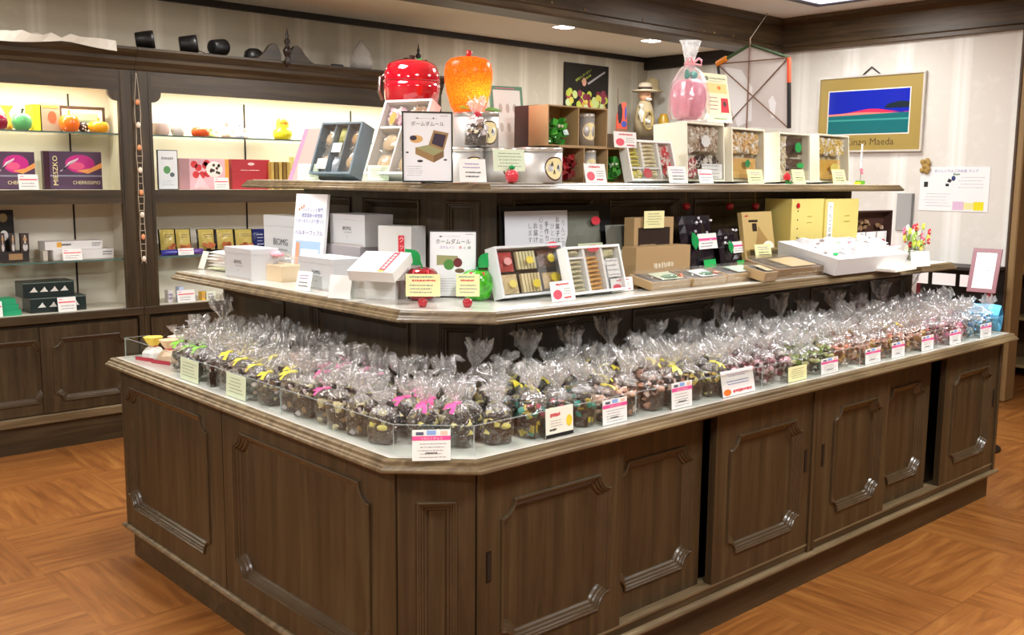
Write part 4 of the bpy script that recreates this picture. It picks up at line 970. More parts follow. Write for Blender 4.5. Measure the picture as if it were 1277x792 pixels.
# ------------------------------------------------------------------ middle shelf, right wing beyond the trays
KR = rmat('B4966A', .65); KRD = rmat('8C6C40', .65); DKB2 = rmat('2E211A', .4)
t, w, h = box('display_box', 'kraft box front with dark printed window and yellow card hanging over it', 790, 838, 320, 271, 2.45, 1, 0, M, .05, KR, seam=False,
    art=lambda p, w, h: (p.use(DKB2).rect(-w*.40, w*.40, h*.12, h*.84, -.0012), p.use(P('tan ink', 'C8A888')).scrib(-w*.36, w*.1, h*.35, h*.6, 4, -.0018, .3)))
t, w, h = box('tray_box', 'long low brown box standing in front of the kraft display box', 793, 860, 333, 307, 2.37, 1, 0, M, .07, KR, seam=False,
    art=lambda p, w, h: p.use(rmat('E8DCC0')).scrib(-w*.2, w*.3, h*.35, h*.6, 1, -.0012, .7))
C, w, h = place(803, 828, 285, 263, 2.44, 1, 0, None, 0)
t = thing('hanging_card', 'pale yellow card hanging from a clear clip before the kraft display box', 'price card', C)
b = MB(PALEY).box(-w/2, w/2, 0, .001, 0, h); b.use(P('olive ink', '7E8A6A')).scrib(-w*.4, w*.4, h*.15, h*.9, 5, -.0006, .3); b.build('card', t)
b = MB(GLS); b.box(-.006, .006, .001, .004, h*.8, h+.02); b.box(-.016, -.012, .001, .004, h+.005, h+.06); b.box(.008, .012, .001, .004, h+.005, h+.06); b.build('clip', t)
t.location.z = C.z
def flatbox(label, xl, xr, yb, yt, D, greens=True, g='flat kraft gift boxes', mat=KR, top=None):
    C, w, h = place(xl, xr, yb, yt, M, 2, 0, None, 0)
    t = thing('flat_gift_box', label, 'box', C, 0, g); b = MB(mat).box(-w/2, w/2, 0, D, 0, h); b.use(rmat('D8C8A0')).scrib(-w*.3, w*.4, h*.35, h*.6, 1, -.0006, .6); b.build('box_body', t, bevel=.001)
    b = MB(DKB2).flat(-w*.46, w*.46, .006, D-.006, h+.0006)
    rn = random.Random(int(xl))
    b.use(top or WHT).add([(-w*.2, .01, h+.004), (w*.3, .012, h+.004), (w*.24, D*.75, h+.008), (-w*.26, D*.7, h+.008)], [(0, 1, 2, 3)])
    if greens: b.use(P('green plastic leaf', '12804A', .4)); b.smooth = False; b.ball((w*.05, D*.3, h+.006), (w*.2, D*.16, .006), 10, 4); b.use(P('salmon label', 'E07A5A')).chunk((w*.3, D*.25, h+.004), .012, rn)
    b.build('top_packet', t)
    t.rotation_euler.x = .2; s_ = MB(KRD); s_.box(-w*.4, w*.4, D-.03, D-.01, -D*.19, -.0005); s_.build('prop', t)
    m = MB(FP); m.flat(-w/2, w/2, 0, D, h+.012); m.add([(-w/2, 0, 0), (w/2, 0, 0), (w/2, 0, h+.012), (-w/2, 0, h+.012)], [(0, 1, 2, 3)]); m.v = [(x, y-.0015, z) for x, y, z in m.v]; m.build('film_wrap', t)
    return t
flatbox('flat kraft box with pale green slip on top, left in the front row', 812, 864, 363, 350, .11, top=PALEG)
flatbox('flat kraft box with white slip and green leaf, second in the front row', 864, 905, 358, 346, .11)
flatbox('flat kraft box with teal-white top, third in the front row', 906, 954, 353, 340, .10, greens=False, top=rmat('BFD8C8'))
flatbox('flat kraft box, last small one in the front row before the large one', 952, 968, 352, 339, .10, greens=False, top=rmat('C8B890'))
flatbox('large flat kraft box in crinkled clear film left of the white tray', 968, 1030, 349, 333, .16, greens=False, top=rmat('B89A68'), mat=KRD)
C, w, h = place(943, 985, 330, 312, 2.44, 1, 0, M, 0)
t = thing('flat_gift_box', 'dark olive flat box behind the front row, its lid tilted up', 'box', C, 0, 'flat kraft gift boxes'); MB(rmat('5A4C34')).box(-w/2, w/2, 0, .06, 0, h).build('box_body', t, bevel=.001); MB(rmat('8E7A50')).box(-w/2, w/2, 0, .065, h+.001, h+.006).build('lid', t)
def darkpack(label, xl, xr, yb, yt, Y, lean):
    C, w, h = place(xl, xr, yb, yt, Y, 1, .0, M, lean)
    t = thing('dark_packet', label, 'packet', C, .12, 'dark chocolate packets leaning on the riser')
    b = MB(P('dark packet film', '1C1620', .18, spec=.8)); pillow(b, -w/2, w/2, 0, h, .02, .035, 8, jit=.35); o = b.build('packet_body', t); o.rotation_euler = (-lean, 0, 0)
    b = MB(WHT).box(-w*.12, w*.46, -.004, -.003, h*.42, h*.68); b.use(PINKP).rect(-w*.12, w*.46, h*.56, h*.60, -.0045); b.use(GREYINK).scrib(-w*.08, w*.4, h*.44, h*.54, 2, -.0045, .4); b.build('white_label', o)
    b = MB(LEAF); leafshape(b, (-w*.22, -.004, h*.42), (-.15, 0, 1), h*.30, w*.22); b.build('green_leaf_tag', o)
    b = MB(P('bright green seal', '1FB85A', .3)).box(-w*.05, w*.32, -.007, -.004, h*.04, h*.24); b.build('green_seal', o, bevel=.002)
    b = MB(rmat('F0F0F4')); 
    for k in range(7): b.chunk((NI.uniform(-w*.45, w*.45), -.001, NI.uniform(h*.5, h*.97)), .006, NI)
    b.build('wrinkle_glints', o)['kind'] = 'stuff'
    return t
darkpack('tall dark film packet with white label and green seal, left of the pair', 856, 904, 340, 268, 2.46, .2)
darkpack('shorter dark film packet with white label and green seal, right of the pair', 903, 938, 338, 284, 2.46, .2)
for k, px in enumerate((856, 910, 942)):
    q = on(px, 258, 2.575, 1)
    t = thing('red_apple_magnet', 'little shiny red apple hanging under the upper shelf, %s of three from left' % ORD[k], 'ornament', (q.x, 2.575, q.z-.012), 0, 'red apple ornaments under the upper shelf')
    b = MB(P('glossy red', 'C81428', .08, coat=.8)); b.smooth = True; b.lathe(apple_prof(.0165, .029), 16); b.build('apple', t)
    MB(P('gold wire', 'C8A04A', .3, metal=1)).tube([(0, 0, .026), (0, .002, .05), (0, .004, 1.4525-q.z+.012)], .001, 5).build('thread', t)
C, w, h = place(929, 972, 326, 264, 2.47, 1, .0, M, .16)
t = thing('kraft_poster_box', 'tan box with dark lettering and biscuit picture leaning left of the cream boxes', 'box', C, .1)
b = MB(rmat('C8AC70')).box(-w/2, w/2, 0, .02, 0, h); b.use(DKB2).rect(-w*.3, w*.0, h*.82, h*.86, -.0006).rect(-w*.2, -w*.05, h*.66, h*.80, -.0006); b.use(REDINK).scrib(-w*.42, -w*.25, h*.9, h*.96, 1, -.0006); b.use(rmat('A88650')).add([(-w*.3, -.0007, 0), (w*.5, -.0007, 0), (w*.5, -.0007, h*.3), (0, -.0007, h*.75)], [(0, 1, 2, 3)])
b.use(rmat('F4EEE0')).disc(w*.28, h*.38, w*.18, h*.1, -.001); b.use(rmat('7A4A2A')).disc(w*.3, h*.22, w*.16, h*.08, -.001)
o = b.build('box_body', t); o.rotation_euler = (-.16, 0, 0)
card('small pale yellow card on the tan poster box', 943, 963, 320, 302, 2.43, 1, 0, None, PALEY, 'memo', .2)
bpy.data.objects[[o.name for o in bpy.data.objects if o.get('label') == 'small pale yellow card on the tan poster box'][0]].location.z = M+.05
YEB = rmat('DCCB78', .5)
def cream_art(p, w, h):
    p.use(INK)
    for k in range(4): p.disc(-w*.32, h*(.82-.13*k), w*.02, h*.012, -.0012, 8)
    p.use(P('ochre ink', 'A8923A')).scrib(-w*.05, w*.15, h*.6, h*.78, 2, -.0012, .2)
t, w, h = box('cream_box', 'large upright cream box with red apple seal and a dotted column', 985, 1025, 312, 248, 2.45, 1, 0, M, .14, YEB, 'upright cream boxes', art=cream_art, seam=False)
b = MB(P('glossy red', 'C81428', .08)); b.smooth = True; b.ball((-w*.33, -.004, h*.90), (.013, .004, .013), 14, 6); b.build('apple_seal', t)
def cream_art2(p, w, h):
    p.use(WHT).rect(-w*.44, -w*.28, h*.0, h*.95, -.0012); p.use(INK).text('りんごの樹', -w*.36, h*.82, h*.10, -.0018, vert=True); p.use(P('ochre ink', 'A8923A')).scrib(w*.05, w*.25, h*.6, h*.78, 2, -.0012, .2)
box('cream_box', 'large upright cream box with white lettered strip, right of the apple-sealed one', 1027, 1067, 308, 248, 2.44, 1, 0, M, .15, YEB, 'upright cream boxes', art=cream_art2, seam=False)
# white open tray with paper-wrapped sweets
C, w, h = place(1040, 1124, 344, 318, M, 2, .0, None, 0)
t = thing('white_tray', 'deep white open tray heaped with paper-wrapped sweets at the right of middle shelf', 'tray', C); t.rotation_euler = (.2, 0, 0); MB(rmat('C8C6C2')).box(-w*.4, w*.4, .22, .24, -.045, -.0005).build('prop', t)
D = .27; b = MB(rmat('DCDBDA')); k_ = .012
b.box(-w/2, w/2, 0, D, 0, .003)
b.add([(-w/2, 0, 0), (w/2, 0, 0), (w/2+k_, -k_, h), (-w/2-k_, -k_, h), (-w/2, D, 0), (w/2, D, 0), (w/2+k_, D+k_, h), (-w/2-k_, D+k_, h)], [(0, 1, 2, 3), (1, 5, 6, 2), (5, 4, 7, 6), (4, 0, 3, 7)])
o = b.build('tray_body', t); sd = o.modifiers.new('t', 'SOLIDIFY'); sd.thickness = .004
for k in range(15):
    b = MB(rmat(('F8F7F6', 'F4F2F4', 'FBFAF8')[k % 3])); pillow(b, -.04, .04, -.025, .025, 0, .022, 6, jit=.3)
    b.use((LEAF, P('red leaf print', 'E0505A'), P('dark cocoa', '4A3028'))[k % 3]).disc(.008, .0, .013, .011, -.0128, 10); b.use(P('dark cocoa', '4A3028')).disc(-.03, .012, .009, .006, -.0100, 8)
    o = b.build('wrapped_sweet', t, (-w/2+.05+(w-.1)*(k % 5)/4+NI.uniform(-.01, .01), .04+.08*(k//5)+NI.uniform(-.01, .01), .062+NI.uniform(0, .035))); o.rotation_euler = (-math.pi/2+NI.uniform(-.5, .5), NI.uniform(-.3, .3), NI.uniform(-1, 1))
# dark framed rack with three packets
C, w, h = place(1066, 1110, 318, 263, 2.50, 1, 0, M, .1)
t = thing('packet_rack', 'dark-framed rack holding three white packets with leaf prints', 'rack', C)
b = MB(P('dark frame wood', '4A302A', .4)); f = .006; b.box(-w/2, w/2, 0, .05, 0, f); b.box(-w/2, w/2, .044, .05, f, h); b.box(-w/2, -w/2+f, 0, .044, f, h); b.box(w/2-f, w/2, 0, .044, f, h); b.box(-w/2+f, w/2-f, 0, .044, h-f, h); b.build('frame', t)
for k, m in enumerate((P('dark green leaf print', '2A6A4A'), P('green leaf print', '3A9A5A'), P('red leaf print', 'E0505A'))):
    b = MB(rmat('F4F2F2')); x = (-.3+.3*k)*w; pillow(b, x-w*.14, x+w*.14, f, h*.55, .016, .014, 5); b.use(m).disc(x, h*.27, w*.07, h*.12, .007, 12); b.build('white_packet', t)
b = MB(P('brown biscuit', '8A6A4A')); [b.chunk((NI.uniform(-w*.4, w*.4), .03, NI.uniform(h*.62, h*.78)), .012, NI) for k in range(14)]; b.build('nuts', t)['kind'] = 'stuff'
# flowers in a pot
C = on(1140, 316, 2.42, 1)
t = thing('lollipop_bouquet', 'bouquet of small red, yellow and green paper blossoms at the shelf end', 'bouquet', (4.74, 2.29, M))
b = MB(P('clear pot', '9A9888', .2)); b.smooth = True; b.lathe([(.035, 0), (.042, .03), (.045, .05)], 18); b.build('pot', t)
for k in range(42):
    c = ('C8D83A', 'E8D84A', '8CB83A', 'C8283A', 'E86A9A', 'F0F0D8')[k % 6]; a = NI.random()*6.28; r_ = .095*math.sqrt(NI.random()); z = .05+NI.random()*.12
    x_, y_ = r_*math.cos(a), r_*math.sin(a)*.6
    o = MB(P('stem green', '6A8A3A')).tube([(x_*.2, y_*.2, .03), (x_, y_, z)], .0012, 4).build('stem', t)
    b = MB(P('petal '+c, c, .4))
    for q in range(5): b.ball((.009*math.cos(q*1.26), -.002, .009*math.sin(q*1.26)), (.008, .005, .008), 6, 4)
    b.use(P('petal F0E8C0', 'F0E8C0', .4)).ball((0, -.005, 0), .005, 6, 4); b.build('blossom', o, (x_, y_, z))
t, w, h = box('leaflet_stack', 'stack of white leaflets by the bouquet at the right end of middle shelf', 1117, 1143, 340, 334, M, 2, .1, None, .12, rmat('F4F2E8'), seam=False)
card('blank white card standing at the right end of the middle shelf', 1137, 1160, 334, 314, M, 2, -.1, None, WHT, 'none', .15)
# ------------------------------------------------------------------ upper shelf
U = UT
PG = rmat('DDEBCF'); 
C, w, h = place(362, 386, 226, 160, 1.99, 0, L+.1, U, .4)
t = thing('box_lid', 'pink-edged pale box lid leaning at the left end of the upper shelf', 'lid', C, L+.1)
b = MB(rmat('B8A49C')).box(-w/2, w/2, .0, .03, 0, h); b.use(rmat('E88AA8')).box(-w/2-.014, -w/2+.012, -.001, .031, 0, h); o = b.build('lid_board', t); o.rotation_euler = (-.4, 0, 0)
t, bx, w, h = leanbox('gift_tray', 'blue-grey gift box of wrapped biscuits with clear lid at the left of upper shelf', 'gift box', 385, 436, 224, 152, 1.98, 0, L+.25, U, .38, .07, rmat('6A7880'),
    [(.34, .37, .03, .97, 'div', ''), (.64, .67, .03, .97, 'div', ''), (.05, .33, .52, .94, 'round', BISC2), (.05, .33, .06, .50, 'round', BISC2), (.38, .63, .60, .96, 'pillow', 'B8B46A'), (.40, .62, .42, .60, 'card', WHT), (.38, .63, .06, .40, 'pillow', 'C8D0D8'), (.68, .96, .52, .94, 'round', BISC), (.68, .96, .06, .50, 'round', BISC2), (.12, .36, .10, .30, 'card', WHT)], lining=rmat('A8A090'))
t, bx, w, h = leanbox('gift_tray', 'large white-framed gift box leaning steeply, pink ribbon sweets at its top', 'gift box', 453, 512, 224, 124, 1.99, 0, L+.30, U, .46, .06, rmat('DEDCD6'),
    [(.03, .97, .62, .65, 'div', ''), (.48, .51, .03, .62, 'div', ''), (.08, .46, .68, .95, 'bits', 'D8A8B8'), (.54, .92, .68, .95, 'bits', 'C8A890'), (.08, .46, .33, .60, 'round', BISC2), (.54, .93, .33, .60, 'round', BISC), (.08, .46, .05, .32, 'round', BISC2), (.54, .93, .05, .32, 'round', BISC2), (.2, .34, .66, .84, 'badge', 'C8A03A')], lining=rmat('CFC8BC'))
card('pale green price card before the blue-grey gift box', 371, 397, 225, 205, 1.95, 0, -.8, U, PG, 'lines', .25)
card('pale green price card before the large white-framed gift box', 458, 485, 226, 207, 1.98, 0, -.8, U, PG, 'lines', .25)
framed_sign('black-framed sign titled in katakana with open chocolate box picture, upper shelf', 502, 565, 228, 139, 2.60, 1, -.55, U, .05, art1)
# white support boxes behind, carrying the apples
t, w, h = box('white_carton', 'plain white carton behind the large gift box, carrying the red apple', 484, 538, 200, 152, 3.12, 1, -.75, U, .16, rmat('E8E4DA'), seam=False)
rz_top = U+h; cx_ = t.location.copy(); dv = Vector((math.sin(.75), math.cos(.75), 0))*.08
# big red apple
P0 = Vector((cx_.x+dv.x, cx_.y+dv.y, rz_top)); dist = (P0-CAM).dot(fw); Rr_ = 35/FPX*dist
t = thing('apple_ice_bucket', 'large glossy red apple-shaped bucket with brown stem and chrome handle at left', 'bucket', P0, -.75)
q_ = on(506, 132, P0.y, 1); 
b = MB(P('lacquer red', 'B00C20', .06, coat=1)); b.smooth = True; H = Rr_*2.15
b.lathe([(Rr_*.45, 0), (Rr_*.60, .004), (Rr_*.82, H*.18), (Rr_*.96, H*.4), (Rr_, H*.55), (Rr_*.995, H*.66)], 40); b.build('bucket_body', t)
b = MB(P('lacquer red', 'B00C20', .06)); b.smooth = True; b.lathe([(Rr_*1.0, H*.665), (Rr_*1.005, H*.68), (Rr_*.97, H*.82), (Rr_*.85, H*.94), (Rr_*.6, H*1.0), (Rr_*.3, H*.99), (.0001, H*.955)], 40); b.build('apple_lid', t)
b = MB(P('dark stem', '2A1A14', .4)); b.tube([(0, 0, H*.95), (0, 0, H*1.03), (.003, 0, H*1.09)], [.009, .010, .013], 10); b.build('stem_knob', t)
b = MB(LEAF); leafshape(b, (.01, -.02, H*1.0), (.9, -.3, -.25), .05, .03, (0, -.6, .8)); b.build('leaf', t)
b = MB(P('chrome', 'D8D8DC', .08, metal=1)); b.tube([(-Rr_*.86, -.02, H*.80), (-Rr_*1.10, -.03, H*.72), (-Rr_*1.12, -.035, H*.5), (-Rr_*1.0, -.03, H*.36)], .006, 8); b.build('handle', t)
# tins
TIN = P('brushed tin', 'BEBCB8', .45, metal=.55); TINR = P('tin rim', 'D4D2CC', .2, metal=.6)
def tin(label, xl, xr, yb, yt, Y, z, art_px=.25):
    C, w, h = place(xl, xr, yb, yt, Y, 1, 0, z, 0); R0 = w/2
    t = thing('tin', label, 'tin', (C.x, C.y+R0, z), 0, 'silver tins with apple labels')
    b = MB(TIN); b.smooth = True; b.lathe([(R0*.99, 0), (R0, .002), (R0, h*.88)], 36); b.build('tin_body', t)
    b = MB(TINR); b.smooth = True; b.lathe([(R0*1.02, h*.88), (R0*1.02, h*.98), (R0*.99, h), (.001, h)], 36); b.build('lid', t)
    # cream apple label printed on the curved side
    for nm, m_, k, dr in (('label_outline', P('label brown', '4A2A1A'), 1.0, .0006), ('apple_label', rmat('F3E6AE'), .88, .0012)):
        b = MB(m_); cz = h*.42; rr = h*.36*k; vs = []; n = 20; ca = -2.23+.12+art_px*1.6
        for i in range(n): a = 2*math.pi*i/n; hx = rr*math.cos(a)*(1+.06*math.sin(a)); hz = rr*math.sin(a)*(1-.12*math.exp(-((a-math.pi/2)*2)**2)); an = ca+hx/R0; vs.append(((R0+dr)*math.cos(an), (R0+dr)*math.sin(an), cz+hz))
        vs.append(((R0+dr)*math.cos(ca), (R0+dr)*math.sin(ca), cz)); b.add(vs, [(i, (i+1) % n, n) for i in range(n)])
        if k < 1:
            b.use(INK)
            for (u, v_) in ((-.4, .35), (-.15, -.35), (.35, .1)):
                pts = [(u-.14, v_-.18), (u-.05, v_-.18), (u, v_+.0), (u+.05, v_-.18), (u+.14, v_-.18), (u+.03, v_+.22), (u-.03, v_+.22)]
                b.add([((R0+dr+.0005)*math.cos(ca+p*rr/R0), (R0+dr+.0005)*math.sin(ca+p*rr/R0), cz+q*rr) for p, q in pts], [list(range(7))])
        b.build(nm, t)
    return t, C, w, h
t, C1, w1, h1 = tin('silver tin with apple label, lower left of the stack behind white card', 573, 613, 229, 184, 2.62, U, .30)
t, C2, w2, h2 = tin('silver tin with apple label behind the pale green clipped card', 616, 665, 229, 184, 2.60, U, .32)
t, C3, w3, h3 = tin('silver tin with apple label standing on top of the lower tins', 590, 633, 184, 139, 2.64, U+max(h1, h2)+.0005, .30)
t, C4, w4, h4 = tin('silver tin with apple label standing left of the kraft cubby boxes', 671, 713, 229, 184, 2.43, U, .34)
zt3 = U+max(h1, h2)+h3+.001
# apple lamp
P0 = Vector((C3.x-.035, C3.y+w3/2, zt3)); dist = (P0-CAM).dot(fw); Rl = 30.5/FPX*dist; H = 66/FPX*dist
t = thing('apple_lamp', 'glowing orange-red apple-shaped glass lamp on top of the stacked tins', 'lamp', P0, 0)
m = bpy.data.materials.new('lit orange glass'); m.use_nodes = True; nt = m.node_tree; pb = nt.nodes['Principled BSDF']
tc = nt.nodes.new('ShaderNodeTexCoord'); vn = nt.nodes.new('ShaderNodeVectorMath'); vn.operation = 'DISTANCE'; vn.inputs[1].default_value = (.0, .0, H*.28)
# the bulb's light through mottled glass, brightest at the bulb
ns = nt.nodes.new('ShaderNodeTexNoise'); ns.inputs['Scale'].default_value = 260; nt.links.new(tc.outputs['Object'], ns.inputs[0]); nt.links.new(tc.outputs['Object'], vn.inputs[0])
pb.inputs['Base Color'].default_value = (*lin('E8501A'), 1); pb.inputs['Roughness'].default_value = .25; pb.inputs['Transmission Weight'].default_value = .0
rp = nt.nodes.new('ShaderNodeValToRGB'); e = rp.color_ramp.elements; e[0].position = .35; e[0].color = (*lin('F0401C'), 1); e[1].position = .65; e[1].color = (*lin('FF7A1E'), 1); nt.links.new(ns.outputs[0], rp.inputs[0])
nt.links.new(rp.outputs[0], pb.inputs['Base Color'])
tlc = nt.nodes.new('ShaderNodeBsdfTranslucent'); nt.links.new(rp.outputs[0], tlc.inputs[0]); mxs = nt.nodes.new('ShaderNodeMixShader'); mxs.inputs[0].default_value = .78
nt.links.new(pb.outputs[0], mxs.inputs[1]); nt.links.new(tlc.outputs[0], mxs.inputs[2]); nt.links.new(mxs.outputs[0], nt.nodes['Material Output'].inputs[0])
b = MB(m); b.smooth = True; b.lathe([(Rl*.62, 0), (Rl*.74, H*.1), (Rl*.9, H*.34), (Rl*.995, H*.6), (Rl*1.0, H*.74), (Rl*.93, H*.88), (Rl*.74, H*.965), (Rl*.4, H*1.0), (.001, H*.955)], 36, f=lambda a, z: 1+.02*math.cos(4*a)); b.build('glass_shade', t)
b = MB(P('red stalk', 'A01A14', .3)); b.smooth = True; b.tube([(0, 0, H*.95), (.0, 0, H*1.05), (.004, 0, H*1.11)], [.008, .009, .012], 10); b.build('stalk', t)
b = MB(P('bulb glass', 'FFE9B0', .3, emit=14)); b.smooth = True; b.ball((0, -Rl*.35, H*.26), Rl*.22, 12, 8); b.build('bulb', t)
b = MB(P('lamp leaves', '4E9A3A', .4)); 
leafshape(b, (.03, -Rl*.6, .004), (1, -.1, .02), .07, .03, (0, -.5, .86)); leafshape(b, (-.03, -Rl*.6, .004), (-1, -.1, .02), .06, .03, (0, -.5, .86)); b.build('base_leaves', t)
lo = bpy.data.lights.new('apple_lamp_light', 'POINT'); lo.energy = .7; lo.color = (1, .72, .38); lo.shadow_soft_size = .015; o = bpy.data.objects.new('apple_lamp_light', lo); COL.objects.link(o); o.location = (P0.x, P0.y-Rl*.3, P0.z+H*.40); o['kind'] = 'structure'
# cellophane bag with a biscuit tin slab, on the lower tins
zz = U+max(h1, h2)
q = on(592, 184, C3.y-.035, 1)
t = bag((C1.x+.01, C1.y+.012, zz), 'nutty', None, 'cellophane bag with red seal and dark sweets on the lower left tin', None, 0, .95, False, random.Random(9))
b = MB(REDINK); b.ball((0, -.012, .112), (.018, .005, .009), 10, 5); b.build('red_seal', t)
card('white text card in a clear holder at the front of the tins', 574, 607, 228, 199, 2.47, 1, 0, U, WHT, 'memo', .12)
t = card('pale green card clipped on a red apple in front of the tins', 616, 655, 214, 187, 2.46, 1, -.1, None, PG, 'lines', .1, holder=False)
pc = t.location.copy(); t.location.z = U; 
for ch in t.children: ch.location.z += pc.z-U
b = MB(P('pinkish red apple', 'D8404E', .15, coat=.5)); b.smooth = True; b.lathe(apple_prof(.0225, .042), 20); b.build('apple_clip', t, (0, -.012, 0)); b = MB(LEAF); b.ball((0, -.012, .05), (.012, .008, .008), 8, 5); b.build('leaf', t)
# green board
C, w, h = place(620, 660, 184, 108, 2.80, 1, -.3, U+.10, .2)
t = thing('recipe_board', 'white and green framed board with small round pictures behind the tins', 'board', C, -.3); t.location.z = U
b = MB(rmat('5E8A70')).box(-w/2, w/2, 0, .012, 0, h+.105); b.use(rmat('DDE2DC')).rect(-w*.42, w*.42, h*.48, h+.09, -.0006); b.use(rmat('B8B4A8')); [b.disc((-.22+.22*(k % 3))*w, h*(1.08-.28*(k//3)), w*.06, h*.07, -.0012, 10) for k in range(6)]
b.use(rmat('C8C4BC')).rect(-w*.1, w*.4, h*.22, h*.44, -.0006); b.use(INK).rect(w*.02, w*.06, h*.28, h*.40, -.001); b.rect(w*.22, w*.26, h*.28, h*.40, -.001); b.use(PINKP).scrib(-w*.4, w*.4, h+.093, h+.10, 1, -.0007, .5)
o = b.build('board', t); o.rotation_euler = (-.2, 0, 0)
C, w, h = place(604, 655, 112, 106, 2.95, 1, -.2, None, 0)
# dark wooden box
t, w, h = box('wooden_box', 'dark wooden box with red edge standing left of the kraft cubbies', 669, 683, 184, 131, 2.62, 1, .0, U+max(h4, .1)+.001, .12, rmat('3A241C'), seam=False, cat='box')
# kraft cubbies
def cubby(label, xl, xr, yb, yt, Y, z, nx, D=.10, solid=0):
    C, w, h = place(xl, xr, yb, yt, Y, 1, 0, z, 0)
    t = thing('kraft_cubby', label, 'shelf box', C, 0, 'kraft cubby boxes'); t.location.z = z; T = .004
    MB(KR).box(-w/2, w/2, D-T, D, 0, h).build('back', t); MB(KR).box(-w/2, w/2, 0, D-T, 0, T).build('bottom', t); MB(KR).box(-w/2, w/2, 0, D-T, h-T, h).build('top', t)
    xs = [-w/2+(w-T)*k/nx for k in range(nx+1)]
    for x_ in xs: MB(KR).box(x_, x_+T, 0, D-T, T, h-T).build('partition', t)
    return t, C, w, h, xs
tl, Cl, wl_, hl, xl_ = cubby('lower kraft cubby with three openings on the upper shelf', 697, 785, 230, 184, 2.545, U, 3)
tu, Cu, wu, hu, xu = cubby('upper kraft cubby with two openings stacked on the lower one', 683, 757, 184, 133, 2.545, U+hl+.0008, 2)
def small_tin(C, x, z, label):
    t = thing('tin', label, 'tin', (C.x+x, C.y+.045, z), 0, 'silver tins with apple labels'); R0 = .033; h = min(hu, hl)-.012
    b = MB(TIN); b.smooth = True; b.lathe([(R0, 0), (R0, h*.88)], 28); b.build('tin_body', t); b = MB(TINR); b.smooth = True; b.lathe([(R0*1.03, h*.88), (R0*1.03, h), (.001, h)], 28); b.build('lid', t)
    b = MB(rmat('F3E6AE')); cz = h*.45; rr = h*.27; n = 16; ca = -1.75; vs = [((R0+.001)*math.cos(ca+rr*math.cos(6.283*i/n)/R0), (R0+.001)*math.sin(ca+rr*math.cos(6.283*i/n)/R0), cz+rr*math.sin(6.283*i/n)) for i in range(n)]+[((R0+.001)*math.cos(ca), (R0+.001)*math.sin(ca), cz)]
    b.add(vs, [(i, (i+1) % n, n) for i in range(n)]); b.build('apple_label', t)
small_tin(Cu, wu*.27, U+hl+.0008+.0045, 'small silver tin in the right opening of the upper kraft cubby')
small_tin(Cl, 0, U+.0045, 'small silver tin in the middle opening of the lower kraft cubby')
def greens(C, x, z, label, cols=('2F8A2A', '4AB03A', '1E6A20')):
    t = thing('packet_bunch', label, 'packet', (C.x+x, C.y+.045, z)); b = MB()
    for k in range(34): b.use(P('foil '+cols[k % 3], cols[k % 3], .2, spec=.8)); b.chunk((NI.uniform(-.026, .026), NI.uniform(-.025, .02), .013+.072*k/34), .0145, NI)
    if cols[0] == '2F8A2A': b.use(rmat('F4F0D8')); [b.ball((NI.uniform(-.018, .018), -.03, .066), .006, 6, 4) for k in range(3)]
    b.build('foil_packets', t)['kind'] = 'stuff'
greens(Cu, -wu*.24, U+hl+.0008+.0045, 'green foil sweets in the left opening of the upper kraft cubby')
greens(Cl, wl_*.33, U+.0045, 'green foil sweets in the right opening of the lower kraft cubby')
greens(Cl, -wl_*.33, U+.0045, 'red foil sweets in the left opening of the lower kraft cubby', ('9A1A1E', 'C8282A', '6A1014'))
card('white card with red apple print before the lower kraft cubby', 731, 757, 229, 205, 2.46, 1, .1, U, WHT, 'apple', .2)
card('white card with red apple print standing above the white sweet box', 757, 785, 184, 165, 2.56, 1, .1, None, WHT, 'apple', .1)
for o in bpy.data.objects:
    if o.get('label', '') == 'white card with red apple print standing above the white sweet box':
        o.location.z = U+hl+.001; o.location.y = 2.53
t, bx, w, h = leanbox('gift_tray', 'white box of yellow, cream and red wrapped sweets leaning beside the kraft cubby', 'gift box', 789, 846, 227, 175, 2.50, 1, .05, U, .25, .04, rmat('F4F3F0'),
    [(.30, .34, .03, .97, 'div', ''), (.66, .70, .03, .97, 'div', ''), (.03, .66, .30, .34, 'div', ''), (.04, .29, .36, .94, 'stack', 'E0D860'), (.35, .65, .36, .94, 'stack', 'EFE4B8'), (.71, .95, .34, .94, 'bits', 'D8283A'), (.04, .29, .05, .29, 'bits', 'E0D860'), (.35, .65, .05, .29, 'stack', 'EFE4B8'), (.71, .95, .05, .32, 'bits', 'C8202A'), (.26, .46, .06, .32, 'badge', REDINK)])
card('white price card before the red sweets in the white box', 835, 858, 229, 208, 2.455, 1, .05, U, WHT, 'memo', .2)
def tallbox(label, xl, xr, yb, yt, cells, Y=2.52, D=.16, col='EFEBD8'):
    return leanbox('window_box', label, 'gift box', xl, xr, yb, yt, Y, 1, .08, U, .06, D, rmat(col), cells, group='tall white window boxes', frame=.007, lining=rmat('D8D0B8'))
tallbox('tall white window box with twin beige packs and round white seal', 857, 904, 229, 153, [(.06, .94, .48, .95, 'bits', 'B8A088'), (.08, .48, .50, .95, 'pillow', 'B8A890'), (.52, .93, .50, .95, 'pillow', 'B8A890'), (.38, .64, .58, .80, 'badge', WHT), (.06, .35, .05, .42, 'bits', 'B83A48'), (.36, .94, .22, .46, 'bits', '4A3A34'), (.40, .94, .04, .30, 'card', WHT)])
tallbox('tall white window box with gold packets over a tan label', 913, 954, 230, 160, [(.05, .95, .52, .95, 'bits', 'E0B878'), (.10, .90, .06, .46, 'pillow', 'D8A85A'), (.40, .56, .26, .42, 'badge', '1F9A5A')])
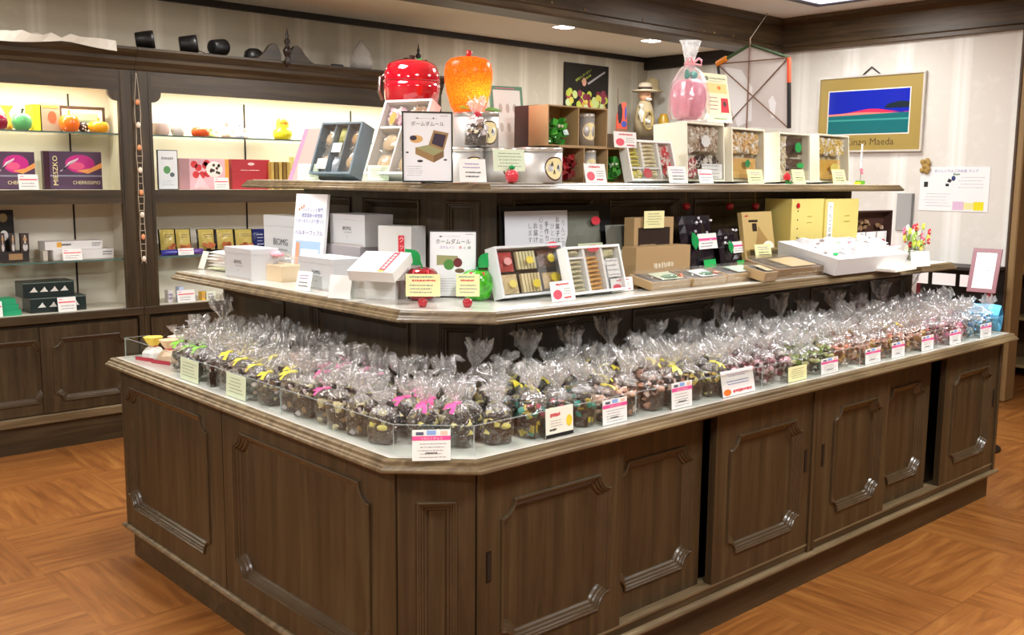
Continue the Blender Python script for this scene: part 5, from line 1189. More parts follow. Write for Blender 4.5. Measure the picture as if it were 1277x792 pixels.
tallbox('tall white window box with brown packet and green leaf', 972, 1011, 231, 166, [(.04, .34, .04, .95, 'bits', 'D8C8A0'), (.38, .92, .56, .92, 'pillow', '4A3428'), (.50, .72, .60, .82, 'badge', '1FB85A'), (.38, .92, .26, .50, 'pillow', '5A4030'), (.55, .8, .28, .4, 'badge', '1FB85A')])
tallbox('tall white window box with gold foil over a golden label, rightmost', 1021, 1059, 232, 168, [(.05, .95, .56, .95, 'bits', 'D8B85A'), (.12, .90, .06, .50, 'pillow', 'D8A84A'), (.36, .7, .2, .4, 'badge', 'F0D86A')])
for k, (xl, xr, lab) in enumerate(((873, 890, 'white card in the front of the first tall window box'), (934, 953, 'pale yellow card before the gold packet window box'), (990, 1005, 'pale yellow card beside the little red figure'), (1040, 1056, 'pale yellow card before the rightmost window box'))):
    card(lab, xl, xr, 230, 212, 2.46, 1, .05, U, WHT if k == 0 else PALEY, 'memo' if k else 'price', .25)
# red elf figure
C = on(981, 231, 2.47, 1)
t = thing('small_figure', 'little figure in red coat and green trousers standing before the window boxes', 'figurine', (C.x, 2.47, U))
b = MB(P('felt red', 'C81E28', .7)); b.smooth = True; b.lathe([(.014, .018), (.016, .03), (.012, .042), (.006, .048)], 12); b.build('coat', t)
b = MB(P('felt green', '1E7A2A', .7)); b.tube([(-.006, 0, .02), (-.010, -.004, .004), (-.014, -.012, .003)], [.005, .0045, .004], 8); b.tube([(.006, 0, .02), (.010, -.006, .004), (.016, -.014, .003)], [.005, .0045, .004], 8); b.build('legs', t)
b = MB(P('felt skin', 'D8B08A', .7)); b.smooth = True; b.ball((0, 0, .055), .0085, 12, 8); b.build('head', t); b = MB(P('felt dark', '3A201C', .7)); b.smooth = True; b.lathe([(.010, .058), (.008, .068), (.001, .080)], 10); b.build('cap', t)
# green clip stand
C = on(1076, 233, 2.48, 1)
t = thing('tag_stand', 'green block stand holding a tall narrow white lettered tag', 'stand', (C.x, 2.48, U))
b = MB(P('lime block', '6AAE2A', .5)).box(-.018, .018, 0, .03, 0, .018).build('block', t, bevel=.001)
b = MB(P('thin rod', '6A6A6A', .3)).tube([(0, .015, .018), (0, .015, .09)], .0016, 6).build('rod', t)
b = MB(WHT); b.box(-.008, .008, .014, .0155, .07, .195); b.use(INK).text('クリスマスの', 0, .178, .013, .0134, vert=True); b.build('paper_tag', t)
b = MB(P('rose clip', 'D87A8A', .4)); b.chunk((0, .012, .07), .010, NI); b.chunk((.004, .012, .055), .008, NI); b.build('clip', t)
t = thing('sticky_note', 'small yellow note lying beside the green block stand', 'note', (C.x-.035, 2.48, U)); MB(P('yellow note', 'E8E02A', .6)).box(-.012, .012, 0, .02, 0, .012).build('note', t)
# pink apple wrapped in cellophane
zt = max(.15, .15); C, w, h = place(857, 904, 229, 153, 2.52, 1, .08, U, .06)
zb = U+h*math.cos(.06)+.16*math.sin(.06)+.002
t = thing('wrapped_pink_apple', 'pink apple ornament in a clear bag tied with pink ribbon, on a window box', 'ornament', (C.x-.03, C.y+.085, zb))
dist = (t.location-CAM).dot(fw); s = dist/FPX
b = MB(P('frosted pink', 'F09AB4', .35, noise=.06, nscale=30)); b.smooth = True; b.lathe(apple_prof(22.5*s, 50*s), 28); b.build('apple', t)
b = MB(P('teal leaf foil', '2AA89A', .25)); b.ball((5*s, -3*s, 55*s), (7*s, 3*s, 5*s), 10, 6); b.ball((-4*s, 0, 55*s), (4*s, 3*s, 7*s), 8, 5); b.build('teal_leaf', t)
rnd = random.Random(2); f1 = crumple(rnd, 7, .09); b = MB(FP)
b.lathe([(21*s, 0), (24.5*s, 8*s), (25*s, 28*s), (21*s, 46*s), (13*s, 60*s), (5*s, 68*s)], 26, f=lambda a, z: f1(a)*(1+rnd.uniform(-.03, .03)))
b.use(FR).lathe([(5*s, 68*s), (7*s, 76*s), (9*s, 86*s), (11*s, 96*s)], 26, f=lambda a, z: f1(a)*(1+rnd.uniform(-.25, .25))); b.build('clear_bag', t)
b = MB(P('pale pink ribbon', 'F4B4BE', .4)); b.lathe([(5.4*s, 66*s), (7*s, 68.5*s), (5.4*s, 71*s)], 12)
for sx in (-1, 1): b.tube([(0, -6*s, 69*s), (sx*8*s, -8*s, 75*s), (sx*14*s, -8*s, 73*s), (sx*13*s, -8*s, 67*s), (0, -6*s, 68*s)], 1.3*s, 6)
b.build('ribbon_bow', t)
# recipe poster
C, w, h = place(884, 914, 158, 92, 2.60, 1, -.05, None, .2)
t = thing('recipe_poster', 'cream poster with yellow panel and red picture standing on the window boxes', 'poster', (C.x, 2.60, zb), -.05)
hh = h+(C.z-zb)/math.cos(.2); b = MB(rmat('F4ECC8')).box(-w/2, w/2, 0, .003, 0, hh); h = hh
b.use(P('olive ink', '7E8A6A')).scrib(-w*.25, w*.42, h*.88, h*.92, 1, -.0006, .8); b.disc(-w*.36, h*.89, w*.08, h*.05, -.0006, 12); b.scrib(-w*.3, w*.4, h*.82, h*.86, 1, -.0006, .3); b.use(rmat('F0D488')).rect(-w*.42, w*.42, h*.60, h*.80, -.0006); b.use(P('orange ink', 'F07A2A')).disc(w*.1, h*.71, w*.08, h*.04, -.001, 8)
b.use(P('plum ink', '8A4A6A')).scrib(-w*.40, 0, h*.22, h*.54, 4, -.0006, .3); b.use(REDINK).add([(w*.08, -.0006, h*.2), (w*.42, -.0006, h*.2), (w*.42, -.0006, h*.5), (w*.14, -.0006, h*.5)], [(0, 1, 2, 3)]); b.use(P('dark cocoa', '4A3028')).disc(w*.26, h*.38, w*.07, h*.06, -.001, 10); b.use(P('green print', '4A8A3A')).scrib(-w*.3, w*.3, h*.04, h*.10, 1, -.0006, .5)
o = b.build('poster_sheet', t); o.rotation_euler = (-.2, 0, 0)
# ------------------------------------------------------------------ goods in the wall cabinets
G1, G2, G3, G4 = 1.7268, 1.4143, 1.0293, .7478
def shelfbox(name, label, xl, xr, yt, z, Y, D, mat, cat, art=None, group=None, yb=200):
    C, w, h = place(xl, xr, yb, yt, Y, 1, 0, z, 0)
    t = thing(name, label, cat, C, 0, group); t.location.z = z
    MB(mat).box(-w/2, w/2, 0, D, 0, h).build('body', t, bevel=.001)
    if art: p = MB(INK); art(p, w, h); p.build('print', t)
    return t, w, h
def ornament(name, label, cat, px, pw, ph, z, Y, mat, prof, n=20, f=None, group=None, extra=None):
    q = on(px, 200, Y, 1); P0 = Vector((q.x, Y, z)); s = (P0-CAM).dot(fw)/FPX
    t = thing(name, label, cat, P0, 0, group); b = MB(mat); b.smooth = True
    b.lathe([(r*pw/2*s, zz*ph*s) for r, zz in prof], n, f=f); b.build('body', t)
    if extra: extra(t, s, pw, ph)
    return t
AP = [(.25, 0), (.55, 0), (.85, .14), (1, .42), (.97, .66), (.78, .88), (.4, .95), (.001, .86)]
PUMP = lambda a, z: 1+.06*math.cos(8*a)
def stalk(c='4A5A2A', dx=0):
    return lambda t, s, pw, ph: MB(P('stalk '+c, c, .4)).tube([(0, 0, ph*.86*s), (dx*s, 0, ph*1.05*s), (dx*2*s, 0, ph*1.22*s)], [1.5*s, 1.2*s, 1.8*s], 8).build('stalk', t)
ornament('glass_apple', 'dark red glass apple at the left edge of the top glass shelf', 'ornament', 2, 20, 21, G1, 5.72, P('dark red glass', '8E1A34', .15, coat=.4), AP, extra=stalk())
ornament('vase', 'pale orange vase with yellow top behind the glass apples', 'vase', 12, 16, 31, G1, 5.82, P('amber glass', 'F0B04A', .2), [(.6, 0), (.8, .2), (.5, .55), (.3, .7), (.9, .95), (.95, 1)])
ornament('glass_apple', 'pale green glass apple with curled stalk on the top glass shelf', 'ornament', 30, 24, 22, G1, 5.72, P('green glass', '5FB46E', .15, coat=.4), AP, extra=stalk('2A3A2A', 1))
shelfbox('book', 'bright yellow book standing left of the grey card on the top glass shelf', 44, 53, 130, G1, 5.74, .13, rmat('E8DC1E'), 'book')
shelfbox('greeting_card', 'grey card with red leaf picture on the top glass shelf', 53, 76, 128, G1, 5.74, .004, rmat('B09A80'), 'card', lambda p, w, h: (p.use(rmat('E8603A')).disc(w*.1, h*.5, w*.22, h*.22, -.001, 9), p.use(rmat('E8B04A')).rect(-w*.4, w*.4, h*.82, h*.9, -.001)))
ornament('glass_pumpkin', 'orange glass pumpkin jar before the picture frame', 'ornament', 89, 24, 22, G1, 5.72, P('orange glass', 'F07020', .15, coat=.4), AP, f=PUMP, extra=stalk('D8C04A'))
ornament('glass_pumpkin', 'yellow-orange squat pumpkin at the right of the top glass shelf', 'ornament', 125, 25, 15, G1, 5.70, P('yellow glass', 'F4A81C', .15, coat=.4), AP, f=PUMP, extra=stalk('C8A83A'))
C, w, h = place(75, 132, 165, 133, 5.86, 1, 0, G1, .08)
t = thing('photo_frame', 'dark brown picture frame with cream mat on the top glass shelf', 'frame', C); t.location.z = G1
f = .014; b = MB(P('dark frame brown', '4A3424', .4)); b.box(-w/2, w/2, 0, .015, 0, f); b.box(-w/2, w/2, 0, .015, h-f, h); b.box(-w/2, -w/2+f, 0, .015, f, h-f); b.box(w/2-f, w/2, 0, .015, f, h-f); b.build('frame', t)
b = MB(rmat('F0E8D0')).box(-w/2+f, w/2-f, .006, .012, f, h-f); b.use(rmat('C8B890')).rect(-w*.35, w*.35, h*.25, h*.75, .0055); b.use(rmat('7A8A6A')).rect(-w*.33, w*.33, h*.28, h*.5, .005); b.build('picture', t)
t = ornament('beaded_ball', 'small dark beaded ball between the two pumpkins', 'ornament', 106, 13, 14, G1, 5.74, P('dark beads', '3A2A2A', .3), [(.5, 0), (1, .4), (1, .6), (.5, .95), (.001, 1)])
b = MB(rmat('E8DCC8')); [b.ball((NI.uniform(-.02, .02), -.03, NI.uniform(.01, .05)), .005, 6, 4) for k in range(6)]; b.build('beads', t)['kind'] = 'stuff'
WINE = rmat('3A1428', .3)
def mieszko(p, w, h):
    y = -.0012
    p.use(rmat('56405A', .25)).rect(-w*.40, w*.5, 0, h, y)
    p.use(rmat('C8288A', .3)).disc(w*.12, h*.68, w*.26, h*.24, y-.0003, 18); p.use(rmat('E85A8A', .3)).disc(w*.06, h*.62, w*.14, h*.10, y-.0005, 16)
    p.use(rmat('F0A05A', .3)).add([(w*.05, y-.0007, h*.5), (w*.25, y-.0007, h*.42), (w*.5, y-.0007, h*.58), (w*.5, y-.0007, h*.72), (w*.3, y-.0007, h*.56)], [(0, 1, 2, 3, 4)])
    p.use(rmat('F0DCE8', .3)).add([(-w*.24, y-.0007, h*.48), (-w*.2, y-.0007, h*.48), (-w*.08, y-.0007, h*.72), (w*.1, y-.0007, h*.84), (w*.08, y-.0007, h*.78), (-w*.04, y-.0007, h*.66)], [(0, 1, 2, 3, 4, 5)])
    p.use(rmat('8A8AA0', .3)).rect(-w*.4, w*.5, h*.34, h*.38, y-.0007)
    p.use(P('gold letters', 'F4E6A8', .4))
    vs, fs, gw = glyphs('MIESZKO'); s_ = h*.78/gw; p.add([(-w*.27-b_*s_*.9, y-.001, h*.10+a*s_) for a, b_ in vs], fs)
    p.use(P('gold letters pale', 'E8D8A8', .4)).text('CHERRISSIMO', w*.22, h*.14, h*.13, y-.001, sx=.9)
Z1 = [(-20, 45, 'wine-purple chocolate box partly cut by the left edge of the photo'), (54, 128, 'wine-purple chocolate box with upright gold letters on the wooden shelf')]
for xl, xr, lab in Z1: shelfbox('chocolate_box', lab, xl, xr, 189, G2, 5.80, .04, WINE, 'chocolate box', mieszko, 'wine-purple chocolate boxes')
def pcard(label, xl, xr, yt, yb, z, Y=5.655):
    return card(label, xl, xr, yb, yt, Y, 1, 0, z, WHT, 'price', .15, group='pink-striped cabinet price cards')
pcard('pink-striped price card before the left wine-purple chocolate box', 24, 49, 218, 234, G2)
# coffee goods
shelfbox('coffee_bag', 'black coffee bag standing at the left edge above the spoon packs', -14, 20, 262, G3, 5.84, .05, rmat('1C1A18', .3), 'coffee bag', lambda p, w, h: (p.use(rmat('8A7A50')).disc(0, h*.85, w*.2, h*.09, -.001), p.use(rmat('D8D4D0')).disc(0, h*.5, w*.2, h*.1, -.001)))
for k, (a, c) in enumerate(((-6, 7), (7, 20), (20, 37))):
    shelfbox('spoon_pack', ['brown chocolate spoon pack at the left edge, white spoon print', 'brown chocolate spoon pack, middle of three, white spoon print', 'brown chocolate pack with round white cup print, right of three'][k], a, c, 291, G3+.045, 5.76, .03, rmat('4A3A34', .4), 'sweet pack',
             lambda p, w, h: (p.use(rmat('D8D4D0')).disc(0, h*.3, w*.3, h*.2, -.001), p.rect(-w*.1, w*.1, h*.4, h*.9, -.001), p.use(rmat('C8A070')).disc(0, h*.7, w*.22, h*.12, -.0014)), 'chocolate spoon packs')
shelfbox('pack_tray', 'low black tray box carrying the brown spoon packs', -14, 37, 314, G3, 5.74, .10, rmat('241C1A'), 'box', lambda p, w, h: p.use(rmat('A8845A')).rect(-w*.1, w*.3, h*.2, h*.8, -.001))
for k, (xl, xr, yt, z, Y, lab) in enumerate(((60, 142, 311, G3, 5.72, 'long white box with small pictures at its end, bottom of the pair'), (50, 128, 297, G3+.071, 5.74, 'long white box with orange and black picture, top of the pair'))):
    tt, w, h = shelfbox('long_white_box', lab, xl, xr, yt, z, Y, .12, rmat('EDEBE8'), 'box', lambda p, w, h: (p.use(rmat('F0B03A')).rect(-w*.30, -w*.22, h*.3, h*.9, -.001), p.use(INK).scrib(-w*.22, -w*.02, h*.4, h*.8, 1, -.001, .6), p.scrib(w*.3, w*.47, h*.3, h*.8, 2, -.001, .5)), 'long white boxes')
    if k == 1: tt.location.z = G3+w3b
    w3b = h+.0006
shelfbox('small_clear_pack', 'small clear pack at the left end of the long white boxes', 47, 60, 313, G3, 5.72, .05, rmat('C8C0B4', .3), 'packet')
pcard('pink-striped price card before the long white boxes', 79, 103, 311, 326, G3)
for k in range(3):
    shelfbox('green_box', 'flat bright green box on the cabinet floor, %s from the top of the pile' % ORD[2-k], -12, 27-k*3, 0, G4, 5.68, .12, rmat('1FA06E'), 'box', None, 'flat green boxes')
    t = bpy.data.objects[[o.name for o in bpy.data.objects if o.get('label', '') == 'flat bright green box on the cabinet floor, %s from the top of the pile' % ORD[2-k]][0]]
    ch = t.children[0]; me = ch.data
    for v in me.vertices: v.co.z = .03 if v.co.z > .03 else v.co.z
    t.location.z = G4+k*.0305
for k, (xl, xr, yt, z0, lab) in enumerate(((38, 108, 366, 0, 'black biscuit box with white leaf prints, bottom of the pair'), (30, 94, 0, 1, 'black biscuit box with white leaf prints, top of the pair'))):
    C, w, h = place(xl, xr, 386, 366, 5.70, 1, 0, G4, 0); h = .085
    t = thing('black_box', lab, 'box', C, 0, 'black leaf-print boxes'); t.location.z = G4+z0*(h+.0006)
    b = MB(rmat('26302E', .3)).box(-w/2, w/2, 0, .14, 0, h); b.use(rmat('6A7A72', .3)).rect(-w/2, w/2, h*.9, h*.96, -.0008)
    b.use(rmat('E0E0DA'))
    for q in range(4): x_ = (-.3+.2*q)*w; b.add([(x_-.022, -.001, h*.35), (x_+.022, -.001, h*.35), (x_+.012, -.001, h*.5), (x_+.004, -.001, h*.68), (x_-.008, -.001, h*.5)], [(0, 1, 2, 3, 4)])
    b.build('box_body', t, bevel=.001)
pcard('pink-striped price card before the black leaf-print boxes', 73, 96, 371, 387, G4)
pcard('pink-striped price card before the flat green boxes', -18, 4, 377, 391, G4)
# second cabinet
t = ornament('porcelain_basket', 'pink and white porcelain bowl at the left of the second top shelf', 'bowl', 202, 24, 16, G1, 5.72, rmat('E8D0C4', .3), [(.6, 0), (.8, .1), (1, .9), (.92, 1), (.75, .3), (.001, .2)])
t = ornament('porcelain_jug', 'white porcelain jug with arched handle on the second top shelf', 'jug', 223, 18, 22, G1, 5.74, rmat('F2EEE8', .2), [(.7, 0), (1, .3), (1, .6), (.7, .9), (.5, 1), (.001, .95)])
MB(rmat('C8C0B8', .3)).tube([(-.045, 0, .11), (-.03, 0, .15), (0, 0, .165), (.03, 0, .15), (.045, 0, .11)], .004, 6).build('handle', t)
t = ornament('lying_jar', 'orange glass jar lying beside little porcelain figures', 'jar', 251, 22, 11, G1, 5.72, P('deep orange glass', 'D8521A', .15), [(.8, 0), (1, .3), (1, .7), (.8, 1), (.001, 1)])
for k, (px, pw, ph, c) in enumerate(((264, 9, 12, 'B8C47A'), (271, 8, 9, 'E8C0A0'), (283, 12, 22, 'E4C8B0'), (291, 8, 12, 'F0E4D8'), (299, 12, 21, 'C8D0E0'), (307, 8, 13, 'F0C8B8'))):
    t = ornament('porcelain_figure', 'tiny porcelain figure on the second top shelf, %s from left' % ORD[k], 'figurine', px, pw, ph, G1, 5.73, rmat(c, .3), [(1, 0), (.9, .2), (.45, .55), (.3, .66), (.5, .76), (.45, .93), (.001, 1)], group='porcelain figures in the cabinet')
shelfbox('white_box', 'white keepsake box with thin grey line on the second top shelf', 322, 338, 152, G1, 5.76, .08, rmat('F4F2EE'), 'box', lambda p, w, h: p.use(GREYINK).rect(-w*.4, w*.4, h*.8, h*.83, -.001))
t = ornament('glass_pumpkin', 'bright yellow jar with orange lid at the right of second top shelf', 'jar', 353, 24, 24, G1, 5.72, P('lemon glass', 'E8DC2A', .2), [(.5, 0), (.8, .0), (1, .25), (.95, .5), (.6, .55), (.7, .7), (.5, .95), (.001, 1)])
b = MB(P('orange lid glass', 'F0A030', .2)); b.smooth = True; b.lathe([(.032, .085), (.042, .10), (.03, .13), (.001, .14)], 16); b.build('lid', t)
shelfbox('framed_leaflet', 'black-edged leaflet with apple picture at the left of the second wooden shelf', 196, 223, 187, G2, 5.68, .01, rmat('2A2A2A'), 'frame',
         lambda p, w, h: (p.use(rmat('E8EEF0')).rect(-w*.46, w*.46, h*.02, h*.98, -.001), p.use(GREYINK).scrib(-w*.35, w*.35, h*.74, h*.84, 1, -.0014, .7), p.use(rmat('5A9A5A')).disc(-w*.05, h*.5, w*.17, h*.1, -.0014, 12), p.use(rmat('5A6A6A')).disc(w*.2, h*.38, w*.12, h*.06, -.0014, 10), p.use(GREYINK).scrib(-w*.3, w*.3, h*.1, h*.25, 3, -.0014, .2)))
def straw(p, w, h):
    y = -.001
    p.use(rmat('E8B8C4')).rect(-w*.3, w*.42, 0, h, y)
    for k in range(7): p.use(rmat('D8343A')).disc(NI.uniform(-w*.22, w*.1), NI.uniform(h*.45, h*.9), w*.07, h*.12, y-.0003, 10)
    p.use(rmat('F4EEE8')).disc(w*.2, h*.66, w*.17, h*.26, y-.0006, 16); p.use(rmat('4A3424')); [p.disc(w*.2+NI.uniform(-.1, .1)*w, h*(.66+NI.uniform(-.16, .16)), w*.03, h*.05, y-.0009, 8) for k in range(9)]
    p.use(rmat('F0D0DA')).add([(-w*.22, y-.0006, h*.05), (w*.1, y-.0006, 0), (-w*.02, y-.0006, h*.3), (-w*.1, y-.0006, h*.5)], [(0, 1, 2, 3)]); p.use(rmat('E8A03A')).rect(w*.42, w*.5, 0, h, y)
shelfbox('chocolate_box', 'pink chocolate box with strawberries and a bowl of nuts printed on it', 223, 286, 198, G2, 5.78, .05, rmat('B88A90'), 'chocolate box', straw)
pcard('pink-striped price card before the strawberry chocolate box', 268, 286, 222, 235, G2)
shelfbox('chocolate_box', 'plain deep red chocolate box with small white emblem', 289, 337, 199, G2, 5.78, .05, rmat('B02A34', .35), 'chocolate box', lambda p, w, h: (p.use(rmat('F0C8C8')).disc(0, h*.85, w*.09, h*.05, -.001, 12), p.scrib(-w*.3, w*.3, h*.6, h*.68, 1, -.001, .4)))
for k in range(5): shelfbox('gold_packet', 'slim gold packet in the row beside the red chocolate box, %s from left' % ORD[k], 338+k*5, 342.4+k*5, 202, G2, 5.74, .10, rmat(('C8A85A', '8A6A30')[k % 2], .35), 'packet', None, 'slim gold packets')
shelfbox('cream_box_small', 'pale yellow box at the right of the second wooden shelf', 366, 398, 196, G2, 5.80, .06, rmat('E8E09A'), 'box')
for k, (xl, xr, c) in enumerate(((203, 222, 0), (223, 241, 0), (251, 271, 0), (274, 295, 0), (297, 318, 0), (318, 334, 1))):
    C, w, h = place(xl, xr, 325, 286, 5.74, 1, 0, G3+.0, .12); 
    t = thing('coffee_bag', ['yellow foil coffee bag, leftmost of five, behind the pink-striped card', 'yellow foil coffee bag, second of five, right of the leftmost', 'yellow foil coffee bag, third of five, after the gap', 'yellow foil coffee bag, fourth of five', 'yellow foil coffee bag, rightmost of five, beside the blue one', 'dark blue foil bag at the right end of the coffee bags'][k], 'coffee bag', C, 0, 'foil coffee bags'); t.location.z = G3+.005
    b = MB(rmat('1E2A6A' if c else '241A1A', .25)); pillow(b, -w*.56, w*.56, 0, h, .03, .05, 7, jit=.15)
    if not c: b.use(rmat('D8C46A', .3)); pillow(b, -w*.5, w*.44, h*.12, h*.97, .018, .05, 7, jit=.1); b.use(rmat('8A7A5A')).scrib(-w*.3, w*.3, h*.62, h*.80, 2, -.009, .4); b.use(rmat('C86A2A')); [b.disc(NI.uniform(-w*.35, w*.3), h*NI.uniform(.22, .36), w*.13, h*.08, -.008, 9) for q in range(5)]
    else: b.use(rmat('C8D0E8')).scrib(-w*.3, w*.3, h*.2, h*.8, 4, -.001, .3)
    o = b.build('bag_body', t); o.rotation_euler = (-.12, 0, 0)
for k in range(2): 
    C, w, h = place(203+k*30, 235+k*20, 331, 312, 5.665, 1, 0, G3, .1); t = thing('purple_packet', ['purple and blue flat packet lying left below the coffee bags', 'purple flat packet lying right of the pink-striped card'][k], 'packet', C); t.location.z = G3
    b = MB(rmat(('3A3A9A', '6A4A9A')[k], .25)); pillow(b, -w/2, w/2, 0, .035, .015, .03, 5); b.build('packet_body', t)
pcard('pink-striped price card before the yellow coffee bags', 223, 242, 310, 325, G3)
for k, (xl, xr, yt, c) in enumerate(((203, 216, 362, 'E8E4E4'), (217, 230, 358, 'C8D4F0'), (246, 256, 364, 'F0B83A'), (252, 269, 363, 'E8ECD8'))):
    shelfbox('small_packet', 'small %s packet on the floor of the second cabinet' % ('white', 'pale blue', 'yellow', 'pale green')[k], xl, xr, yt, G4, 5.70, .05, rmat(c, .35), 'packet', lambda p, w, h: p.use(rmat('8A7AB0')).scrib(-w*.4, w*.4, h*.2, h*.8, 2, -.001, .5), 'small packets on the cabinet floor')
pcard('pink-striped price card on the floor of the second cabinet', 222, 244, 362, 377, G4)
t = ornament('red_candy_bag', 'small red netted bag on the floor of the second cabinet', 'bag', 280, 14, 10, G4, 5.72, rmat('B82A34', .4), [(.7, 0), (1, .3), (.9, .8), (.001, 1)])
# garland on the seam
t = thing('beaded_garland', 'thin hanging garland with white and orange beads on the post between cabinets', 'garland', (2.235, 5.60, 2.06))
b = MB(P('garland string', 'C8B8A0', .5)); H_ = 1.06
for s_ in (-1, 1): b.tube([(s_*.002, 0, 0)]+[(s_*(.014+.003*math.sin(k*2)), 0, -.15-k*(H_-.15)/12) for k in range(13)], .0016, 5)
for k in range(17): b.box(-.014, .014, -.001, .001, -.42-k*.038, -.417-k*.038)
b.build('string', t)
for k in range(8): b = MB(rmat('F0E0D0' if k % 2 else 'E89A6A')); b.smooth = True; b.ball((0, -.004, -.16-.125*k), (.012, .009, .017), 10, 6); b.build('bead', t)
# things on the crown
CZ = 2.1963
def spot(px, pw, lab, yy=5.64, rz=0, rd=False):
    q = on(px, 60, yy, 1); P0 = Vector((q.x, yy, CZ)); s = (P0-CAM).dot(fw)/FPX; r_ = pw*s/2
    t = thing('spotlight', lab, 'spotlight', P0, rz, 'black spotlights on the cabinet crown')
    b = MB(P('spot black', '0E0E10', .4)); b.smooth = True
    if rd: b.lathe([(r_, 0), (r_, r_*.3), (r_*.9, r_*.8), (r_*.5, r_*1.1), (.001, r_*1.15)], 20); b.build('housing', t)
    else:
        b.lathe([(r_*.75, -.05), (r_*.9, -.045), (r_, .03), (r_, .05), (r_*.85, .05), (r_*.8, .0), (.001, .0)], 20); o = b.build('housing', t, (0, 0, .052)); o.rotation_euler = (1.45, 0, 0)
        MB(MATS['spot black']).tube([(0, .02, 0), (0, .02, .03)], .006, 6).build('bracket', t)
spot(181, 22, 'black spotlight on the crown, leftmost of four', rz=1.15); spot(235, 22, 'black spotlight on the crown, second from left', rz=1.2); spot(272, 20, 'black spotlight on the crown, third, tilted', rz=1.9); spot(316, 24, 'round black lamp cap on the crown, left of the carved pediment', rd=True)
b = MB(P('black cable', '101010', .5)); t = thing('cable', 'thin black cable between two spotlights on the crown', 'cable', (*on(253, 70, 5.62, 1).xy, CZ)); b.tube([(-.06, 0, .004), (-.02, .01, .02), (.02, 0, .006), (.06, .005, .012)], .003, 6); b.build('cable_run', t)
t = thing('plastic_sheet', 'crumpled pale plastic sheet lying on the crown at the left edge', 'sheet', (1.85, 5.725, CZ))
b = MB(rmat('DDD8CC', .35)); vs = []; rn = random.Random(8)
for j in range(5):
    for i in range(17): vs.append((-.5+i*.048, -.17+j*.07+rn.uniform(-.01, .01), .006+rn.uniform(0, .028)*(1 if 0 < i else .1)))
vs = [(x, -.172, -.004-.03*abs(math.sin(x*5))) for x, _, _ in vs[:17]]+vs; b.add(vs, [(j*17+i, j*17+i+1, (j+1)*17+i+1, (j+1)*17+i) for j in range(5) for i in range(16)]); b.build('sheet_film', t)
FIN = P('dark finial', '2A1E18', .35)
def pediment(px, lab):
    q = on(px, 75, 5.58, 1); P0 = Vector((q.x, 5.575, CZ)); t = thing('pediment', lab, 'ornament', P0, 0, 'carved pediments on the crown')
    for s_ in (-1, 1):
        pts = [(.20, 0), (.03, 0), (.03, .035), (.045, .075), (.06, .095), (.085, .100), (.11, .085), (.14, .045), (.17, .018)]
        pts = [(s_*x, z) for x, z in pts]; pts = pts if s_ < 0 else pts[::-1]
        MB(wx).prism(pts, -.01, .015).build('scroll_wing', t, bevel=.002)
    b = MB(FIN); b.smooth = True
    b.lathe([(.008, -.06), (.016, -.04), (.022, -.02), (.012, 0), (.018, .01), (.026, .03), (.028, .045), (.016, .06), (.010, .075), (.020, .09), (.018, .102), (.007, .115), (.012, .128), (.006, .145), (.003, .165), (.001, .18)], 16); b.build('finial', t, (0, -.03, .02))
    return t
pediment(355, 'carved scroll pediment with turned finial on the crown, fully visible')
pediment(518, 'carved pediment whose finial shows above the red apple bucket') if on(518, 70, 5.6, 1).x < 4.38 else None
t = ornament('crystal_ornament', 'clear cut-glass ornament standing on the crown left of the red apple', 'ornament', 452, 28, 36, CZ, 5.66, film('cut glass', 'F4F4F2', 'FFFFFF', .5, .04, bump=.6, edge=.6), [(.6, 0), (.95, .1), (1, .3), (.8, .6), (.4, .8), (.1, 1)], f=lambda a, z: 1+.06*math.cos(9*a))
t = thing('small_black_clip', 'small flat black clip lying on the crown', 'clip', (*on(421, 82, 5.62, 1).xy, CZ)); MB(BLK).box(-.04, .04, -.01, .02, 0, .018).build('clip_body', t, bevel=.003)
# ------------------------------------------------------------------ on the walls
def wallquad(cx, pts, Xp=None, Yp=None):
    Q = [on(x, y, Xp if Xp else Yp, 0 if Xp else 1) for x, y in pts]; return Q
Q = wallquad(0, [(1020, 99), (1157, 87), (1151, 187), (1023, 192)], Xp=XW)
y1, y0 = (Q[0].y+Q[3].y)/2, (Q[1].y+Q[2].y)/2; z1, z0 = (Q[0].z+Q[1].z)/2, (Q[2].z+Q[3].z)/2
w, h = y1-y0, z1-z0
t = thing('wall_picture', 'framed picture in wide gold mat, deep blue sky over teal sea, on right wall', 'picture', (XW-.001, (y0+y1)/2, z0), L)
f = .014; b = MB(P('silver frame', 'D8D4CC', .3, metal=.3)); D = .03
b.box(-w/2, w/2, -D, 0, 0, f); b.box(-w/2, w/2, -D, 0, h-f, h); b.box(-w/2, -w/2+f, -D, 0, f, h-f); b.box(w/2-f, w/2, -D, 0, f, h-f); b.build('frame', t)
MB(P('gold mat', 'A8914E', .4, metal=.15)).box(-w/2+f, w/2-f, -.02, -.005, f, h-f).build('mat', t)
a, c, e, g = -w*.39, w*.37, h*.24, h*.80; y = -.0212
b = MB(P('picture white', 'E8E8E0')).rect(a-.008, c+.008, e-.008, g+.008, -.0206)
b.use(P('deep blue print', '0A22B0', .25)).rect(a, c, e, g, y); b.use(P('teal print', '0E6A70', .25)).rect(a, c, e, e+(g-e)*.46, y-.0004)
hz = lambda u: e+(g-e)*(.50+.05*math.sin(u*3.0))
n = 14; b.use(P('crimson print', 'E0305A', .25)); top = [(a+(c-a)*k/n, e+(g-e)*(.47+.10*math.exp(-((k/n-.55)/.25)**2))) for k in range(n+1)]; bot = [(a+(c-a)*k/n, e+(g-e)*(.44+.045*k/n)) for k in range(n, -1, -1)]
b.add([(x_, y-.0008, z_) for x_, z_ in top+bot], [list(range(2*n+2))])
